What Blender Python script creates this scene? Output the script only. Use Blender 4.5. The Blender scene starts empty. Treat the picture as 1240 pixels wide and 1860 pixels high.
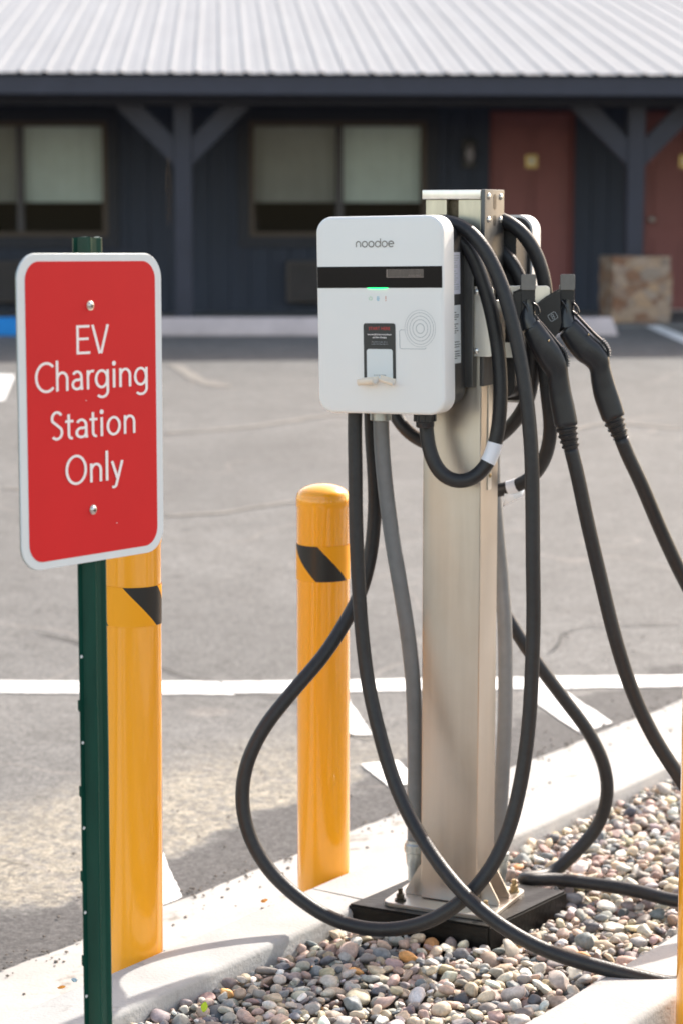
import bpy, bmesh, math, random
import numpy as np
from mathutils import Vector, Matrix, Euler, noise
random.seed(7); rng = np.random.default_rng(11)
R = math.radians
S = bpy.context.scene

# ------------------------------------------------------------------ camera
FPX, HZ, CH = 3900.0, 395.0, 1.47            # focal length in photo pixels, horizon row, eye height
PIT = math.atan((930 - HZ) / FPX)
cd = bpy.data.cameras.new("camera"); cam = bpy.data.objects.new("camera", cd)
S.collection.objects.link(cam); S.camera = cam
cam.location = (0, 0, CH); cam.rotation_euler = (R(90) - PIT, 0, 0)
cd.sensor_fit = 'VERTICAL'; cd.sensor_height = 36; cd.lens = FPX / 1860 * 36
cd.clip_start = .1; cd.clip_end = 1000
cd.dof.use_dof = True; cd.dof.focus_distance = 3.85; cd.dof.aperture_fstop = 4.5
# ------------------------------------------------------------------ light
SUN_AZ, SUN_EL = R(36), R(40)                 # azimuth from +Y towards +X
W = bpy.data.worlds.new("World"); S.world = W; W.use_nodes = True
wn = W.node_tree; bgn = wn.nodes["Background"]
sky = wn.nodes.new("ShaderNodeTexSky"); sky.sky_type = 'NISHITA'; sky.sun_disc = False
sky.sun_elevation = SUN_EL; sky.sun_rotation = SUN_AZ; sky.dust_density = 1.6; sky.ozone_density = 1.0
wb = wn.nodes.new("ShaderNodeVectorMath"); wb.operation = 'MULTIPLY'; wb.inputs[1].default_value = (1.32, 1.07, .84)   # camera white balance set for shade
wn.links.new(sky.outputs[0], wb.inputs[0]); wn.links.new(wb.outputs[0], bgn.inputs[0]); bgn.inputs[1].default_value = .15
sl = bpy.data.lights.new("sun", 'SUN'); sl.energy = 2.75; sl.angle = R(.55); sl.color = (1, .95, .87)
so = bpy.data.objects.new("sun", sl); S.collection.objects.link(so)
sd = Vector((math.sin(SUN_AZ) * math.cos(SUN_EL), math.cos(SUN_AZ) * math.cos(SUN_EL), math.sin(SUN_EL)))
so.rotation_euler = sd.to_track_quat('Z', 'Y').to_euler(); so.location = (3, 6, 12)
S.view_settings.view_transform = 'Standard'; S.view_settings.look = 'None'
S.view_settings.exposure = 1.36; S.view_settings.gamma = 1

# ------------------------------------------------------------------ measuring helpers (photo pixel -> point at a known depth / level)
def ray(x, y):
    a = (x - 620) / FPX; b = (930 - y) / FPX
    return Vector((a, math.cos(PIT) + b * math.sin(PIT), -math.sin(PIT) + b * math.cos(PIT)))
def G(x, y, z=0.):
    r = ray(x, y); t = (z - CH) / r.z; return Vector((r.x * t, r.y * t, z))
def D(x, y, Y):
    r = ray(x, y); t = Y / r.y; return Vector((r.x * t, Y, CH + r.z * t))

# ------------------------------------------------------------------ materials
M = {}
def mat(name, col, rough=.6, metal=0., var=0., vscale=8., bump=0., bscale=60., spec=.5, coat=0., emit=None, stretch=None, rvar=0.):
    m = bpy.data.materials.new(name); m.use_nodes = True; nt = m.node_tree; b = nt.nodes["Principled BSDF"]
    b.inputs["Base Color"].default_value = (*col, 1); b.inputs["Roughness"].default_value = rough
    b.inputs["Metallic"].default_value = metal; b.inputs["Specular IOR Level"].default_value = spec
    b.inputs["Coat Weight"].default_value = coat; b.inputs["Coat Roughness"].default_value = .06
    if emit: b.inputs["Emission Color"].default_value = (*emit[0], 1); b.inputs["Emission Strength"].default_value = emit[1]
    tc = nt.nodes.new("ShaderNodeTexCoord"); vec = tc.outputs["Object"]
    if stretch:
        mp = nt.nodes.new("ShaderNodeMapping"); mp.inputs["Scale"].default_value = stretch
        nt.links.new(vec, mp.inputs[0]); vec = mp.outputs[0]
    if var or rvar:
        n = nt.nodes.new("ShaderNodeTexNoise"); n.inputs["Scale"].default_value = vscale; n.inputs["Detail"].default_value = 6
        n.inputs["Roughness"].default_value = .65; nt.links.new(vec, n.inputs["Vector"])
        if var:
            mr = nt.nodes.new("ShaderNodeMapRange"); mr.inputs[1].default_value = .3; mr.inputs[2].default_value = .7
            mr.inputs[3].default_value = 1 - var; mr.inputs[4].default_value = 1 + var
            mx = nt.nodes.new("ShaderNodeVectorMath"); mx.operation = 'SCALE'; mx.inputs[0].default_value = col
            nt.links.new(n.outputs[0], mr.inputs[0]); nt.links.new(mr.outputs[0], mx.inputs["Scale"])
            nt.links.new(mx.outputs[0], b.inputs["Base Color"])
        if rvar:
            r2 = nt.nodes.new("ShaderNodeMapRange"); r2.inputs[1].default_value = .3; r2.inputs[2].default_value = .7
            r2.inputs[3].default_value = max(.02, rough - rvar); r2.inputs[4].default_value = rough + rvar
            nt.links.new(n.outputs[0], r2.inputs[0]); nt.links.new(r2.outputs[0], b.inputs["Roughness"])
    if bump:
        n2 = nt.nodes.new("ShaderNodeTexNoise"); n2.inputs["Scale"].default_value = bscale; n2.inputs["Detail"].default_value = 5
        nt.links.new(vec, n2.inputs["Vector"])
        bp = nt.nodes.new("ShaderNodeBump"); bp.inputs["Strength"].default_value = bump; bp.inputs["Distance"].default_value = .003
        nt.links.new(n2.outputs[0], bp.inputs["Height"]); nt.links.new(bp.outputs[0], b.inputs["Normal"])
    M[name] = m; return m
def nd(m, t, **k):
    n = m.node_tree.nodes.new(t)
    for a, v in k.items(): setattr(n, a, v)
    return n

mat('sign_red', (.60, .018, .022), .5, var=.04, vscale=5, spec=.15)
mat('sign_white', (.66, .70, .72), .4, var=.03, vscale=20, spec=.25)
mat('letter_white', (.85, .80, .80), .5)
mat('aluminium_edge', (.3, .33, .33), .35, 1)
mat('zinc', (.72, .72, .70), .28, 1, var=.15, vscale=90)
mat('green_paint', (.004, .050, .034), .30, var=.2, vscale=30, spec=.3, stretch=(1, 1, .2), bump=.15, bscale=140)
mat('yellow_sleeve', (1.0, .41, .010), .26, var=.06, vscale=7, stretch=(1, 1, .12), coat=.8, spec=.4)
mat('steel', (.56, .52, .475), .36, 1, var=.06, vscale=40, stretch=(1, 1, .05), rvar=.05, bump=.05, bscale=160)
mat('steel_bright', (.78, .76, .72), .33, 1, var=.06, vscale=40, stretch=(1, 1, .1))
mat('steel_dark', (.11, .11, .11), .42, .75, var=.15, vscale=60, stretch=(1, 1, .2))
mat('strut_metal', (.52, .50, .42), .38, 1, var=.1, vscale=60, stretch=(1, 1, .2))
mat('cover_white', (.80, .80, .79), .33, var=.015, vscale=6)
mat('cover_side', (.80, .80, .79), .33, var=.015, vscale=6)
mat('housing_black', (.035, .035, .037), .45, var=.2, vscale=50, bump=.2, bscale=400)
mat('gloss_black', (.010, .009, .009), .08, var=.1, vscale=5, spec=.3)
mat('lcd', (.10, .085, .08), .2, var=.15, vscale=300, stretch=(1, 1, .1))
mat('lcd_frame', (.20, .16, .14), .4)
mat('led_green', (.0, .6, .15), .4, emit=((.02, .9, .22), 1.1))
mat('print_grey', (.38, .41, .43), .5)
mat('print_dark', (.06, .06, .06), .5)
mat('print_logo', (.23, .22, .20), .5, var=.3, vscale=60)
mat('icon_green', (.35, .62, .38), .5); mat('icon_blue', (.22, .5, .68), .5); mat('icon_red', (.55, .16, .1), .5)
mat('label_black', (.03, .032, .032), .45)
mat('label_red', (.50, .05, .045), .5)
mat('label_panel', (.70, .74, .75), .45)
mat('label_sticker', (.62, .63, .72), .5)
mat('paper_beige', (.80, .70, .58), .7, var=.06, vscale=60)
mat('rubber', (.018, .018, .020), .42, var=.25, vscale=70, bump=.25, bscale=300, spec=.45)
mat('gun_plastic', (.014, .015, .019), .34, var=.2, vscale=40, bump=.1, bscale=300)
mat('gun_trigger', (.022, .024, .028), .24, var=.15, vscale=60)
mat('tab_metal', (.17, .165, .16), .45, .6, var=.1, vscale=60)
mat('holster_black', (.011, .011, .013), .42, var=.2, vscale=60)
mat('pvc_grey', (.17, .175, .18), .42, var=.1, vscale=30)
mat('fitting', (.50, .54, .54), .38, .8, var=.12, vscale=60)
mat('tag_white', (.80, .82, .88), .4)
mat('clear_tape', (.85, .88, .92), .15)
mat('wood_black', (.007, .0065, .006), .42, var=.5, vscale=26, bump=.5, bscale=90, stretch=(.35, 1, 1), spec=.25)
mat('bolt_dark', (.07, .06, .045), .4, .9, var=.4, vscale=90)
mat('bolt_brass', (.36, .28, .16), .4, .9, var=.4, vscale=90)
mat('curb', (.42, .41, .395), .82, var=.10, vscale=7, bump=.5, bscale=120)
mat('gutter', (.40, .39, .37), .85, var=.14, vscale=5, bump=.6, bscale=110)
mat('paint_white', (.80, .80, .78), .7, var=.12, vscale=14, bump=.3, bscale=150)
mat('navy_wall', (.031, .041, .070), .65, var=.18, vscale=3, stretch=(3, 1, .3))
mat('navy_trim', (.036, .039, .060), .6, var=.12, vscale=4)
mat('navy_beam', (.026, .029, .044), .6, var=.12, vscale=4)
mat('soffit', (.03, .032, .045), .7)
mat('roof', (.285, .298, .32), .75, var=.06, vscale=2.5, stretch=(1.2, .15, 1), spec=.12)
mat('door_red', (.26, .085, .083), .5, var=.08, vscale=3)
mat('door_trim', (.17, .04, .04), .55)
mat('brass_plate', (.62, .47, .20), .35, .6)
mat('window_frame', (.085, .060, .045), .5)
mat('mullion', (.075, .07, .08), .5)
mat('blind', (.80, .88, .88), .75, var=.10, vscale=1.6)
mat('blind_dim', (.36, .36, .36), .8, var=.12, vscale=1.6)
mat('room_dark', (.012, .013, .017), .8)
mat('ac_brown', (.075, .062, .060), .55, var=.2, vscale=6)
mat('sconce', (.012, .012, .016), .4); mat('sconce_glass', (.30, .28, .30), .2)
mat('stop_concrete', (.58, .50, .50), .85, var=.12, vscale=4)
mat('stop_blue', (.005, .22, .62), .7, var=.08, vscale=4)
mat('walk', (.20, .195, .19), .85, var=.12, vscale=3)
mat('soil', (.07, .06, .05), .95, var=.3, vscale=40)
mat('leaf_yellow', (.55, .68, .015), .5)
mat('chip_orange', (.78, .30, .03), .5, var=.3, vscale=90)
mat('chip_blue', (.35, .5, .55), .5, var=.4, vscale=90)
mat('bark', (.10, .07, .05), .9, var=.3, vscale=9, stretch=(1, 1, .2), bump=.5, bscale=20)

# stacked stone masonry of the pillar
def stone_masonry():
    m = mat('masonry', (.3, .2, .15), .85, bump=.4, bscale=30); nt = m.node_tree; b = nt.nodes["Principled BSDF"]
    tc = nd(m, "ShaderNodeTexCoord"); v = nd(m, "ShaderNodeTexVoronoi"); v.inputs["Scale"].default_value = 8
    mp = nd(m, "ShaderNodeMapping"); mp.inputs["Scale"].default_value = (1, 1, 1.7)
    nt.links.new(tc.outputs["Object"], mp.inputs[0]); nt.links.new(mp.outputs[0], v.inputs["Vector"])
    cr = nd(m, "ShaderNodeValToRGB"); sp = nd(m, "ShaderNodeSeparateColor")
    nt.links.new(v.outputs["Color"], sp.inputs[0]); nt.links.new(sp.outputs[0], cr.inputs[0])
    e = cr.color_ramp; e.elements[0].color = (.24, .12, .07, 1); e.elements[1].color = (.44, .29, .18, 1)
    a = e.elements.new(.35); a.color = (.30, .18, .115, 1); a = e.elements.new(.6); a.color = (.35, .28, .23, 1)
    v2 = nd(m, "ShaderNodeTexVoronoi", feature='DISTANCE_TO_EDGE'); v2.inputs["Scale"].default_value = 8
    nt.links.new(mp.outputs[0], v2.inputs["Vector"])
    lt = nd(m, "ShaderNodeMath", operation='LESS_THAN'); lt.inputs[1].default_value = .025; nt.links.new(v2.outputs[0], lt.inputs[0])
    mx = nd(m, "ShaderNodeMix", data_type='RGBA'); mx.inputs[7].default_value = (.22, .17, .14, 1)
    nt.links.new(lt.outputs[0], mx.inputs[0]); nt.links.new(cr.outputs[0], mx.inputs[6]); nt.links.new(mx.outputs[2], b.inputs["Base Color"])
stone_masonry()

# window glass: clear pane with fresnel reflection
def glass():
    m = bpy.data.materials.new('glass'); m.use_nodes = True; nt = m.node_tree; nt.nodes.clear()
    o = nd(m, "ShaderNodeOutputMaterial"); t = nd(m, "ShaderNodeBsdfTransparent"); g = nd(m, "ShaderNodeBsdfGlossy")
    t.inputs[0].default_value = (.85, .88, .86, 1); g.inputs["Roughness"].default_value = .02
    f = nd(m, "ShaderNodeFresnel"); f.inputs[0].default_value = 1.24; mx = nd(m, "ShaderNodeMixShader")
    nt.links.new(f.outputs[0], mx.inputs[0]); nt.links.new(t.outputs[0], mx.inputs[1]); nt.links.new(g.outputs[0], mx.inputs[2])
    nt.links.new(mx.outputs[0], o.inputs[0]); M['glass'] = m
glass()

# pebble colours come from a per-stone attribute
def pebble():
    m = bpy.data.materials.new('pebble'); m.use_nodes = True; nt = m.node_tree; b = nt.nodes["Principled BSDF"]
    at = nd(m, "ShaderNodeAttribute", attribute_name='stone_colour'); tc = nd(m, "ShaderNodeTexCoord")
    n = nd(m, "ShaderNodeTexNoise"); n.inputs["Scale"].default_value = 130; n.inputs["Detail"].default_value = 7; n.inputs["Roughness"].default_value = .7
    n3 = nd(m, "ShaderNodeTexNoise"); n3.inputs["Scale"].default_value = 38; n3.inputs["Detail"].default_value = 3
    mr = nd(m, "ShaderNodeMapRange"); mr.inputs[1].default_value = .3; mr.inputs[2].default_value = .7; mr.inputs[3].default_value = .72; mr.inputs[4].default_value = 1.25
    mr3 = nd(m, "ShaderNodeMapRange"); mr3.inputs[1].default_value = .3; mr3.inputs[2].default_value = .7; mr3.inputs[3].default_value = .85; mr3.inputs[4].default_value = 1.15
    mu = nd(m, "ShaderNodeMath", operation='MULTIPLY')
    s = nd(m, "ShaderNodeVectorMath", operation='SCALE'); bp = nd(m, "ShaderNodeBump")
    bp.inputs["Strength"].default_value = .35; bp.inputs["Distance"].default_value = .0015
    for q in (n, n3): nt.links.new(tc.outputs["Object"], q.inputs["Vector"])
    nt.links.new(n.outputs[0], mr.inputs[0]); nt.links.new(n3.outputs[0], mr3.inputs[0])
    nt.links.new(mr.outputs[0], mu.inputs[0]); nt.links.new(mr3.outputs[0], mu.inputs[1])
    nt.links.new(at.outputs["Color"], s.inputs[0]); nt.links.new(mu.outputs[0], s.inputs["Scale"]); nt.links.new(s.outputs[0], b.inputs["Base Color"])
    nt.links.new(n.outputs[0], bp.inputs["Height"]); nt.links.new(bp.outputs[0], b.inputs["Normal"])
    b.inputs["Roughness"].default_value = .62; M['pebble'] = m
pebble()

# asphalt: aged grey, with a darker resealed strip along the gutter, blown sand beside it, crack-seal lines
UX, UY = math.sin(R(35.5)), math.cos(R(35.5))         # kerb direction
ORG = Vector((-.418, 3.838, 0)); U = Vector((UX, UY, 0)); N = Vector((UY, -UX, 0))
def K(t, s, z=0.): return ORG + U * t + N * s + Vector((0, 0, z))
def asphalt():
    m = bpy.data.materials.new('asphalt'); m.use_nodes = True; nt = m.node_tree; L = nt.links; b = nt.nodes["Principled BSDF"]
    geo = nd(m, "ShaderNodeNewGeometry"); P = geo.outputs["Position"]
    def noi(sc, det=5, ro=.6, vec=P):
        n = nd(m, "ShaderNodeTexNoise"); n.inputs["Scale"].default_value = sc; n.inputs["Detail"].default_value = det; n.inputs["Roughness"].default_value = ro
        L.new(vec, n.inputs["Vector"]); return n.outputs[0]
    def mp(v, a, b_, c, d, sm=False):
        r = nd(m, "ShaderNodeMapRange"); r.interpolation_type = 'SMOOTHSTEP' if sm else 'LINEAR'
        for i, q in enumerate((a, b_, c, d)): r.inputs[i + 1].default_value = q
        L.new(v, r.inputs[0]); return r.outputs[0]
    def ma(op, x, y):
        n = nd(m, "ShaderNodeMath", operation=op)
        for i, q in enumerate((x, y)):
            if isinstance(q, (int, float)): n.inputs[i].default_value = q
            else: L.new(q, n.inputs[i])
        return n.outputs[0]
    def mix(f, a, c):
        n = nd(m, "ShaderNodeMix", data_type='RGBA'); L.new(f, n.inputs[0])
        for i, q in ((6, a), (7, c)):
            if isinstance(q, tuple): n.inputs[i].default_value = (*q, 1)
            else: L.new(q, n.inputs[i])
        return n.outputs[2]
    dn = nd(m, "ShaderNodeVectorMath", operation='DOT_PRODUCT'); L.new(P, dn.inputs[0]); dn.inputs[1].default_value = N
    s = ma('SUBTRACT', dn.outputs["Value"], ORG.dot(N))
    big = noi(.7, 4); mid = noi(5, 5, .7); fine = noi(85, 3, .75); grit = noi(260, 2, .8)
    base = mix(mp(big, .35, .65, 0, 1), (.124, .1215, .117), (.160, .157, .151))
    base = mix(mp(mid, .38, .66, 0, .55), base, (.094, .091, .086))
    sm = ma('ADD', s, ma('MULTIPLY', ma('SUBTRACT', noi(3.2, 5, .6), .5), .55))
    sand = ma('MULTIPLY', mp(sm, -1.75, -1.3, 0, 1, True), mp(sm, -.98, -.93, 1, 0, True))
    sand = ma('MULTIPLY', sand, mp(noi(28, 5, .75), .38, .58, .15, 1))
    du = nd(m, "ShaderNodeVectorMath", operation='DOT_PRODUCT'); L.new(P, du.inputs[0]); du.inputs[1].default_value = U
    sand = ma('MULTIPLY', sand, mp(ma('SUBTRACT', du.outputs["Value"], ORG.dot(U)), 1.8, 2.9, 1, 0, True))
    col = mix(sand, base, (.29, .26, .205))
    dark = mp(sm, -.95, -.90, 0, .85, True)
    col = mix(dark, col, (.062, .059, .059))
    # crack-seal: thin contour lines of a warped field
    w = noi(.33, 3, .5); ws = ma('ABSOLUTE', ma('SUBTRACT', w, .5), 0)
    col = mix(mp(ws, .0, .0042, .5, 0, True), col, (.21, .192, .175))
    w2 = noi(.55, 4, .6, P); ws2 = ma('ABSOLUTE', ma('SUBTRACT', w2, .46), 0)
    col = mix(mp(ws2, .0, .0012, .8, 0), col, (.04, .038, .036))
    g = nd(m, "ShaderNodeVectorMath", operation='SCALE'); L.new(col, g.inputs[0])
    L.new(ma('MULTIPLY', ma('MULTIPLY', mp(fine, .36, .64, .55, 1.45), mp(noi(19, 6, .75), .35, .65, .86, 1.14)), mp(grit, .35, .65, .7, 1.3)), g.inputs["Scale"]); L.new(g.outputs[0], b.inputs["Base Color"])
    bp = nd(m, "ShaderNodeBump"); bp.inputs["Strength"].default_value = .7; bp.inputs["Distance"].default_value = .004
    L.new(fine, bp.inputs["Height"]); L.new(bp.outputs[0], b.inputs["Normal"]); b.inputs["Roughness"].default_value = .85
    M['asphalt'] = m
asphalt()

# concrete with joints and stains (curb and gutter share a world based blotch)
def blotch(m, cols, sc, lo, hi):
    nt = m.node_tree; b = nt.nodes["Principled BSDF"]; lk = b.inputs["Base Color"].links[0].from_socket
    geo = nd(m, "ShaderNodeNewGeometry"); n = nd(m, "ShaderNodeTexNoise"); n.inputs["Scale"].default_value = sc; n.inputs["Detail"].default_value = 6; n.inputs["Roughness"].default_value = .7
    nt.links.new(geo.outputs["Position"], n.inputs["Vector"])
    mr = nd(m, "ShaderNodeMapRange"); mr.inputs[1].default_value = lo; mr.inputs[2].default_value = hi; nt.links.new(n.outputs[0], mr.inputs[0])
    mx = nd(m, "ShaderNodeMix", data_type='RGBA'); nt.links.new(mr.outputs[0], mx.inputs[0]); nt.links.new(lk, mx.inputs[6]); mx.inputs[7].default_value = (*cols, 1)
    nt.links.new(mx.outputs[2], b.inputs["Base Color"])
blotch(M['gutter'], (.20, .18, .15), 9, .58, .70)
blotch(M['curb'], (.25, .235, .21), 11, .60, .76)
blotch(M['paint_white'], (.20, .19, .175), 60, .585, .63)
blotch(M['steel'], (.49, .43, .37), 3.0, .5, 1.0)

# bollard safety tape: black diagonals on yellow, by angle and height
def tape():
    m = bpy.data.materials.new('tape'); m.use_nodes = True; nt = m.node_tree; b = nt.nodes["Principled BSDF"]; L = nt.links
    uv = nd(m, "ShaderNodeUVMap"); sp = nd(m, "ShaderNodeSeparateXYZ"); L.new(uv.outputs[0], sp.inputs[0])
    a = nd(m, "ShaderNodeMath", operation='MULTIPLY_ADD'); a.inputs[1].default_value = .40
    L.new(sp.outputs[1], a.inputs[0]); L.new(sp.outputs[0], a.inputs[2])
    fr = nd(m, "ShaderNodeMath", operation='FRACT'); L.new(a.outputs[0], fr.inputs[0])
    lt = nd(m, "ShaderNodeMath", operation='LESS_THAN'); lt.inputs[1].default_value = .42; L.new(fr.outputs[0], lt.inputs[0])
    mx = nd(m, "ShaderNodeMix", data_type='RGBA'); mx.inputs[6].default_value = (.92, .37, .002, 1); mx.inputs[7].default_value = (.018, .017, .016, 1)
    L.new(lt.outputs[0], mx.inputs[0]); L.new(mx.outputs[2], b.inputs["Base Color"]); b.inputs["Roughness"].default_value = .36
    M['tape'] = m
tape()

# ------------------------------------------------------------------ object helpers
def link(o, parent=None):
    S.collection.objects.link(o)
    if parent: o.parent = parent
    return o
def empty(name, loc, rot=None, mtx=None):
    o = bpy.data.objects.new(name, None); o.empty_display_size = .1; link(o)
    if mtx: o.matrix_world = mtx
    else:
        o.location = loc
        if rot: o.rotation_euler = rot
    return o
def tag(o, label=None, cat=None, group=None, kind=None):
    if label: o["label"] = label
    if cat: o["category"] = cat
    if group: o["group"] = group
    if kind: o["kind"] = kind
    return o
def obj(name, bm, m, parent=None, smooth=False, angle=35):
    me = bpy.data.meshes.new(name)
    bmesh.ops.recalc_face_normals(bm, faces=bm.faces)
    bm.to_mesh(me); bm.free()
    for k in (m if isinstance(m, (list, tuple)) else [m]): me.materials.append(M[k])
    if smooth:
        me.polygons.foreach_set("use_smooth", [True] * len(me.polygons))
        if angle: me.set_sharp_from_angle(angle=R(angle))
    o = bpy.data.objects.new(name, me); return link(o, parent)
def join(bm, b2, mtx=None):
    """append bmesh b2 into bm"""
    me = bpy.data.meshes.new("t"); b2.to_mesh(me); b2.free()
    if mtx: me.transform(mtx)
    bm.from_mesh(me); bpy.data.meshes.remove(me)
def box(bm, lo, hi, bev=0., seg=2, mtx=None, mi=0):
    b = bmesh.new(); bmesh.ops.create_cube(b, size=1)
    for v in b.verts: v.co = Vector([(lo[i] + hi[i]) / 2 + v.co[i] * (hi[i] - lo[i]) for i in range(3)])
    if bev: bmesh.ops.bevel(b, geom=b.edges[:], offset=bev, segments=seg, profile=.6, affect='EDGES')
    for f in b.faces: f.material_index = mi
    join(bm, b, mtx)
def prism(bm, pts, axis_vec, mtx=None, bev=0.):
    """extrude a planar polygon (3-D points) along axis_vec"""
    b = bmesh.new(); vs = [b.verts.new(p) for p in pts]; f = b.faces.new(vs)
    r = bmesh.ops.extrude_face_region(b, geom=[f]); 
    for v in [g for g in r['geom'] if isinstance(g, bmesh.types.BMVert)]: v.co += Vector(axis_vec)
    bmesh.ops.recalc_face_normals(b, faces=b.faces)
    if bev: bmesh.ops.bevel(b, geom=b.edges[:], offset=bev, segments=2, affect='EDGES')
    join(bm, b, mtx)
def rrect_pts(w, h, r, n=8, cx=0, cz=0):
    out = []
    for sx, sz, a0 in ((1, 1, 0), (-1, 1, 90), (-1, -1, 180), (1, -1, 270)):
        for i in range(n + 1):
            a = R(a0 + 90 * i / n); out.append((cx + sx * (w / 2 - r) + r * math.cos(a), cz + sz * (h / 2 - r) + r * math.sin(a)))
    return out
def plate(bm, pts, y0, y1, bev=0., seg=2, mtx=None):
    """outline in local XZ, from y0 (front, towards -Y) to y1; front edge rounded"""
    b = bmesh.new(); f0 = [b.verts.new((x, y0, z)) for x, z in pts]; f1 = [b.verts.new((x, y1, z)) for x, z in pts]; n = len(pts)
    ff = b.faces.new(f0); b.faces.new(f1[::-1])
    for i in range(n): b.faces.new((f0[i], f0[(i + 1) % n], f1[(i + 1) % n], f1[i]))
    bmesh.ops.recalc_face_normals(b, faces=b.faces)
    if bev: bmesh.ops.bevel(b, geom=list(ff.edges), offset=bev, segments=seg, profile=.5, affect='EDGES')
    join(bm, b, mtx)
def cyl(bm, p0, p1, r0, r1=None, n=24, cap=True):
    p0 = Vector(p0); p1 = Vector(p1); r1 = r0 if r1 is None else r1
    q = (p1 - p0).to_track_quat('Z', 'Y').to_matrix(); a = []; c = []
    for i in range(n):
        t = 2 * math.pi * i / n; d = q @ Vector((math.cos(t), math.sin(t), 0))
        a.append(bm.verts.new(p0 + d * r0)); c.append(bm.verts.new(p1 + d * r1))
    for i in range(n): bm.faces.new((a[i], a[(i + 1) % n], c[(i + 1) % n], c[i]))
    if cap: bm.faces.new(a[::-1]); bm.faces.new(c)
def lathe(bm, prof, n=48, c=(0, 0, 0)):
    rings = []
    for r, z in prof:
        rings.append([bm.verts.new((c[0] + r * math.cos(2 * math.pi * i / n), c[1] + r * math.sin(2 * math.pi * i / n), c[2] + z)) for i in range(n)])
    for a, b in zip(rings, rings[1:]):
        for i in range(n): bm.faces.new((a[i], a[(i + 1) % n], b[(i + 1) % n], b[i]))
    bm.faces.new(rings[0][::-1]); bm.faces.new(rings[-1])
def catmull(P, step=.012):
    P = [Vector(p) for p in P]; P = [P[0] * 2 - P[1]] + P + [P[-1] * 2 - P[-2]]; out = []
    for i in range(1, len(P) - 2):
        p0, p1, p2, p3 = P[i - 1:i + 3]
        # centripetal parametrisation keeps tight bends free of kinks
        t0 = 0; t1 = t0 + max((p1 - p0).length, 1e-5) ** .5; t2 = t1 + max((p2 - p1).length, 1e-5) ** .5; t3 = t2 + max((p3 - p2).length, 1e-5) ** .5
        n = max(2, int((p2 - p1).length / step))
        for k in range(n):
            t = t1 + (t2 - t1) * k / n
            A1 = p0 * ((t1 - t) / (t1 - t0)) + p1 * ((t - t0) / (t1 - t0)); A2 = p1 * ((t2 - t) / (t2 - t1)) + p2 * ((t - t1) / (t2 - t1)); A3 = p2 * ((t3 - t) / (t3 - t2)) + p3 * ((t - t2) / (t3 - t2))
            B1 = A1 * ((t2 - t) / (t2 - t0)) + A2 * ((t - t0) / (t2 - t0)); B2 = A2 * ((t3 - t) / (t3 - t1)) + A3 * ((t - t1) / (t3 - t1))
            out.append(B1 * ((t2 - t) / (t2 - t1)) + B2 * ((t - t1) / (t2 - t1)))
    out.append(P[-2]); return out
def smooth_path(P, it=3):
    for _ in range(it): P = [P[0]] + [(P[i - 1] + P[i] * 2 + P[i + 1]) / 4 for i in range(1, len(P) - 1)] + [P[-1]]
    return P
def sweep(bm, path, radf, n=16, side=None):
    """radf(i) -> (ra, rb) ; side: fixed reference direction for the rb axis"""
    m = len(path); T = [(path[min(i + 1, m - 1)] - path[max(i - 1, 0)]).normalized() for i in range(m)]
    nrm = (side or Vector((.31, .17, .93))); rings = []
    for i in range(m):
        nrm = (side if side else nrm); nrm = (nrm - T[i] * nrm.dot(T[i])).normalized(); bi = T[i].cross(nrm); ra, rb = radf(i)
        rings.append([bm.verts.new(path[i] + bi * (ra * math.cos(2 * math.pi * k / n)) + nrm * (rb * math.sin(2 * math.pi * k / n))) for k in range(n)])
    for a, b in zip(rings, rings[1:]):
        for k in range(n): bm.faces.new((a[k], a[(k + 1) % n], b[(k + 1) % n], b[k]))
    bm.faces.new(rings[0][::-1]); bm.faces.new(rings[-1])
def shell(bm, rows):
    g = [[bm.verts.new(p) for p in r] for r in rows]
    for a, b in zip(g, g[1:]):
        for i in range(len(a) - 1): bm.faces.new((a[i], a[i + 1], b[i + 1], b[i]))

# strokes for lettering: flat ribbons in local XZ at y
def ribbon(bm, pts, w, y, sx=1., sz=1., ox=0., oz=0., closed=False):
    P = [Vector((p[0], p[1])) for p in pts]; n = len(P); a = []; c = []
    for i in range(n):
        if closed: d0 = (P[i] - P[i - 1]); d1 = (P[(i + 1) % n] - P[i])
        else: d0 = P[i] - P[max(i - 1, 0)] if i else P[1] - P[0]; d1 = P[min(i + 1, n - 1)] - P[i] if i < n - 1 else d0
        d0 = d0.normalized(); d1 = d1.normalized(); t = (d0 + d1).normalized(); k = 1 / max(.4, t.dot(d1))
        nn = Vector((-t.y, t.x)) * w / 2 * k
        a.append(bm.verts.new((ox + (P[i].x + nn.x) * sx, y, oz + (P[i].y + nn.y) * sz)))
        c.append(bm.verts.new((ox + (P[i].x - nn.x) * sx, y, oz + (P[i].y - nn.y) * sz)))
    for i in range(n if closed else n - 1):
        j = (i + 1) % n; bm.faces.new((a[i], a[j], c[j], c[i]))
def arc(cx, cy, rx, ry, a0, a1, n=24):
    return [(cx + rx * math.cos(R(a0 + (a1 - a0) * i / n)), cy + ry * math.sin(R(a0 + (a1 - a0) * i / n))) for i in range(n + 1)]
def disc(bm, cx, cz, r, y, n=20, sz=1.):
    bm.faces.new([bm.verts.new((cx + r * math.cos(2 * math.pi * i / n), y, cz + r * sz * math.sin(2 * math.pi * i / n))) for i in range(n)])
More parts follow.
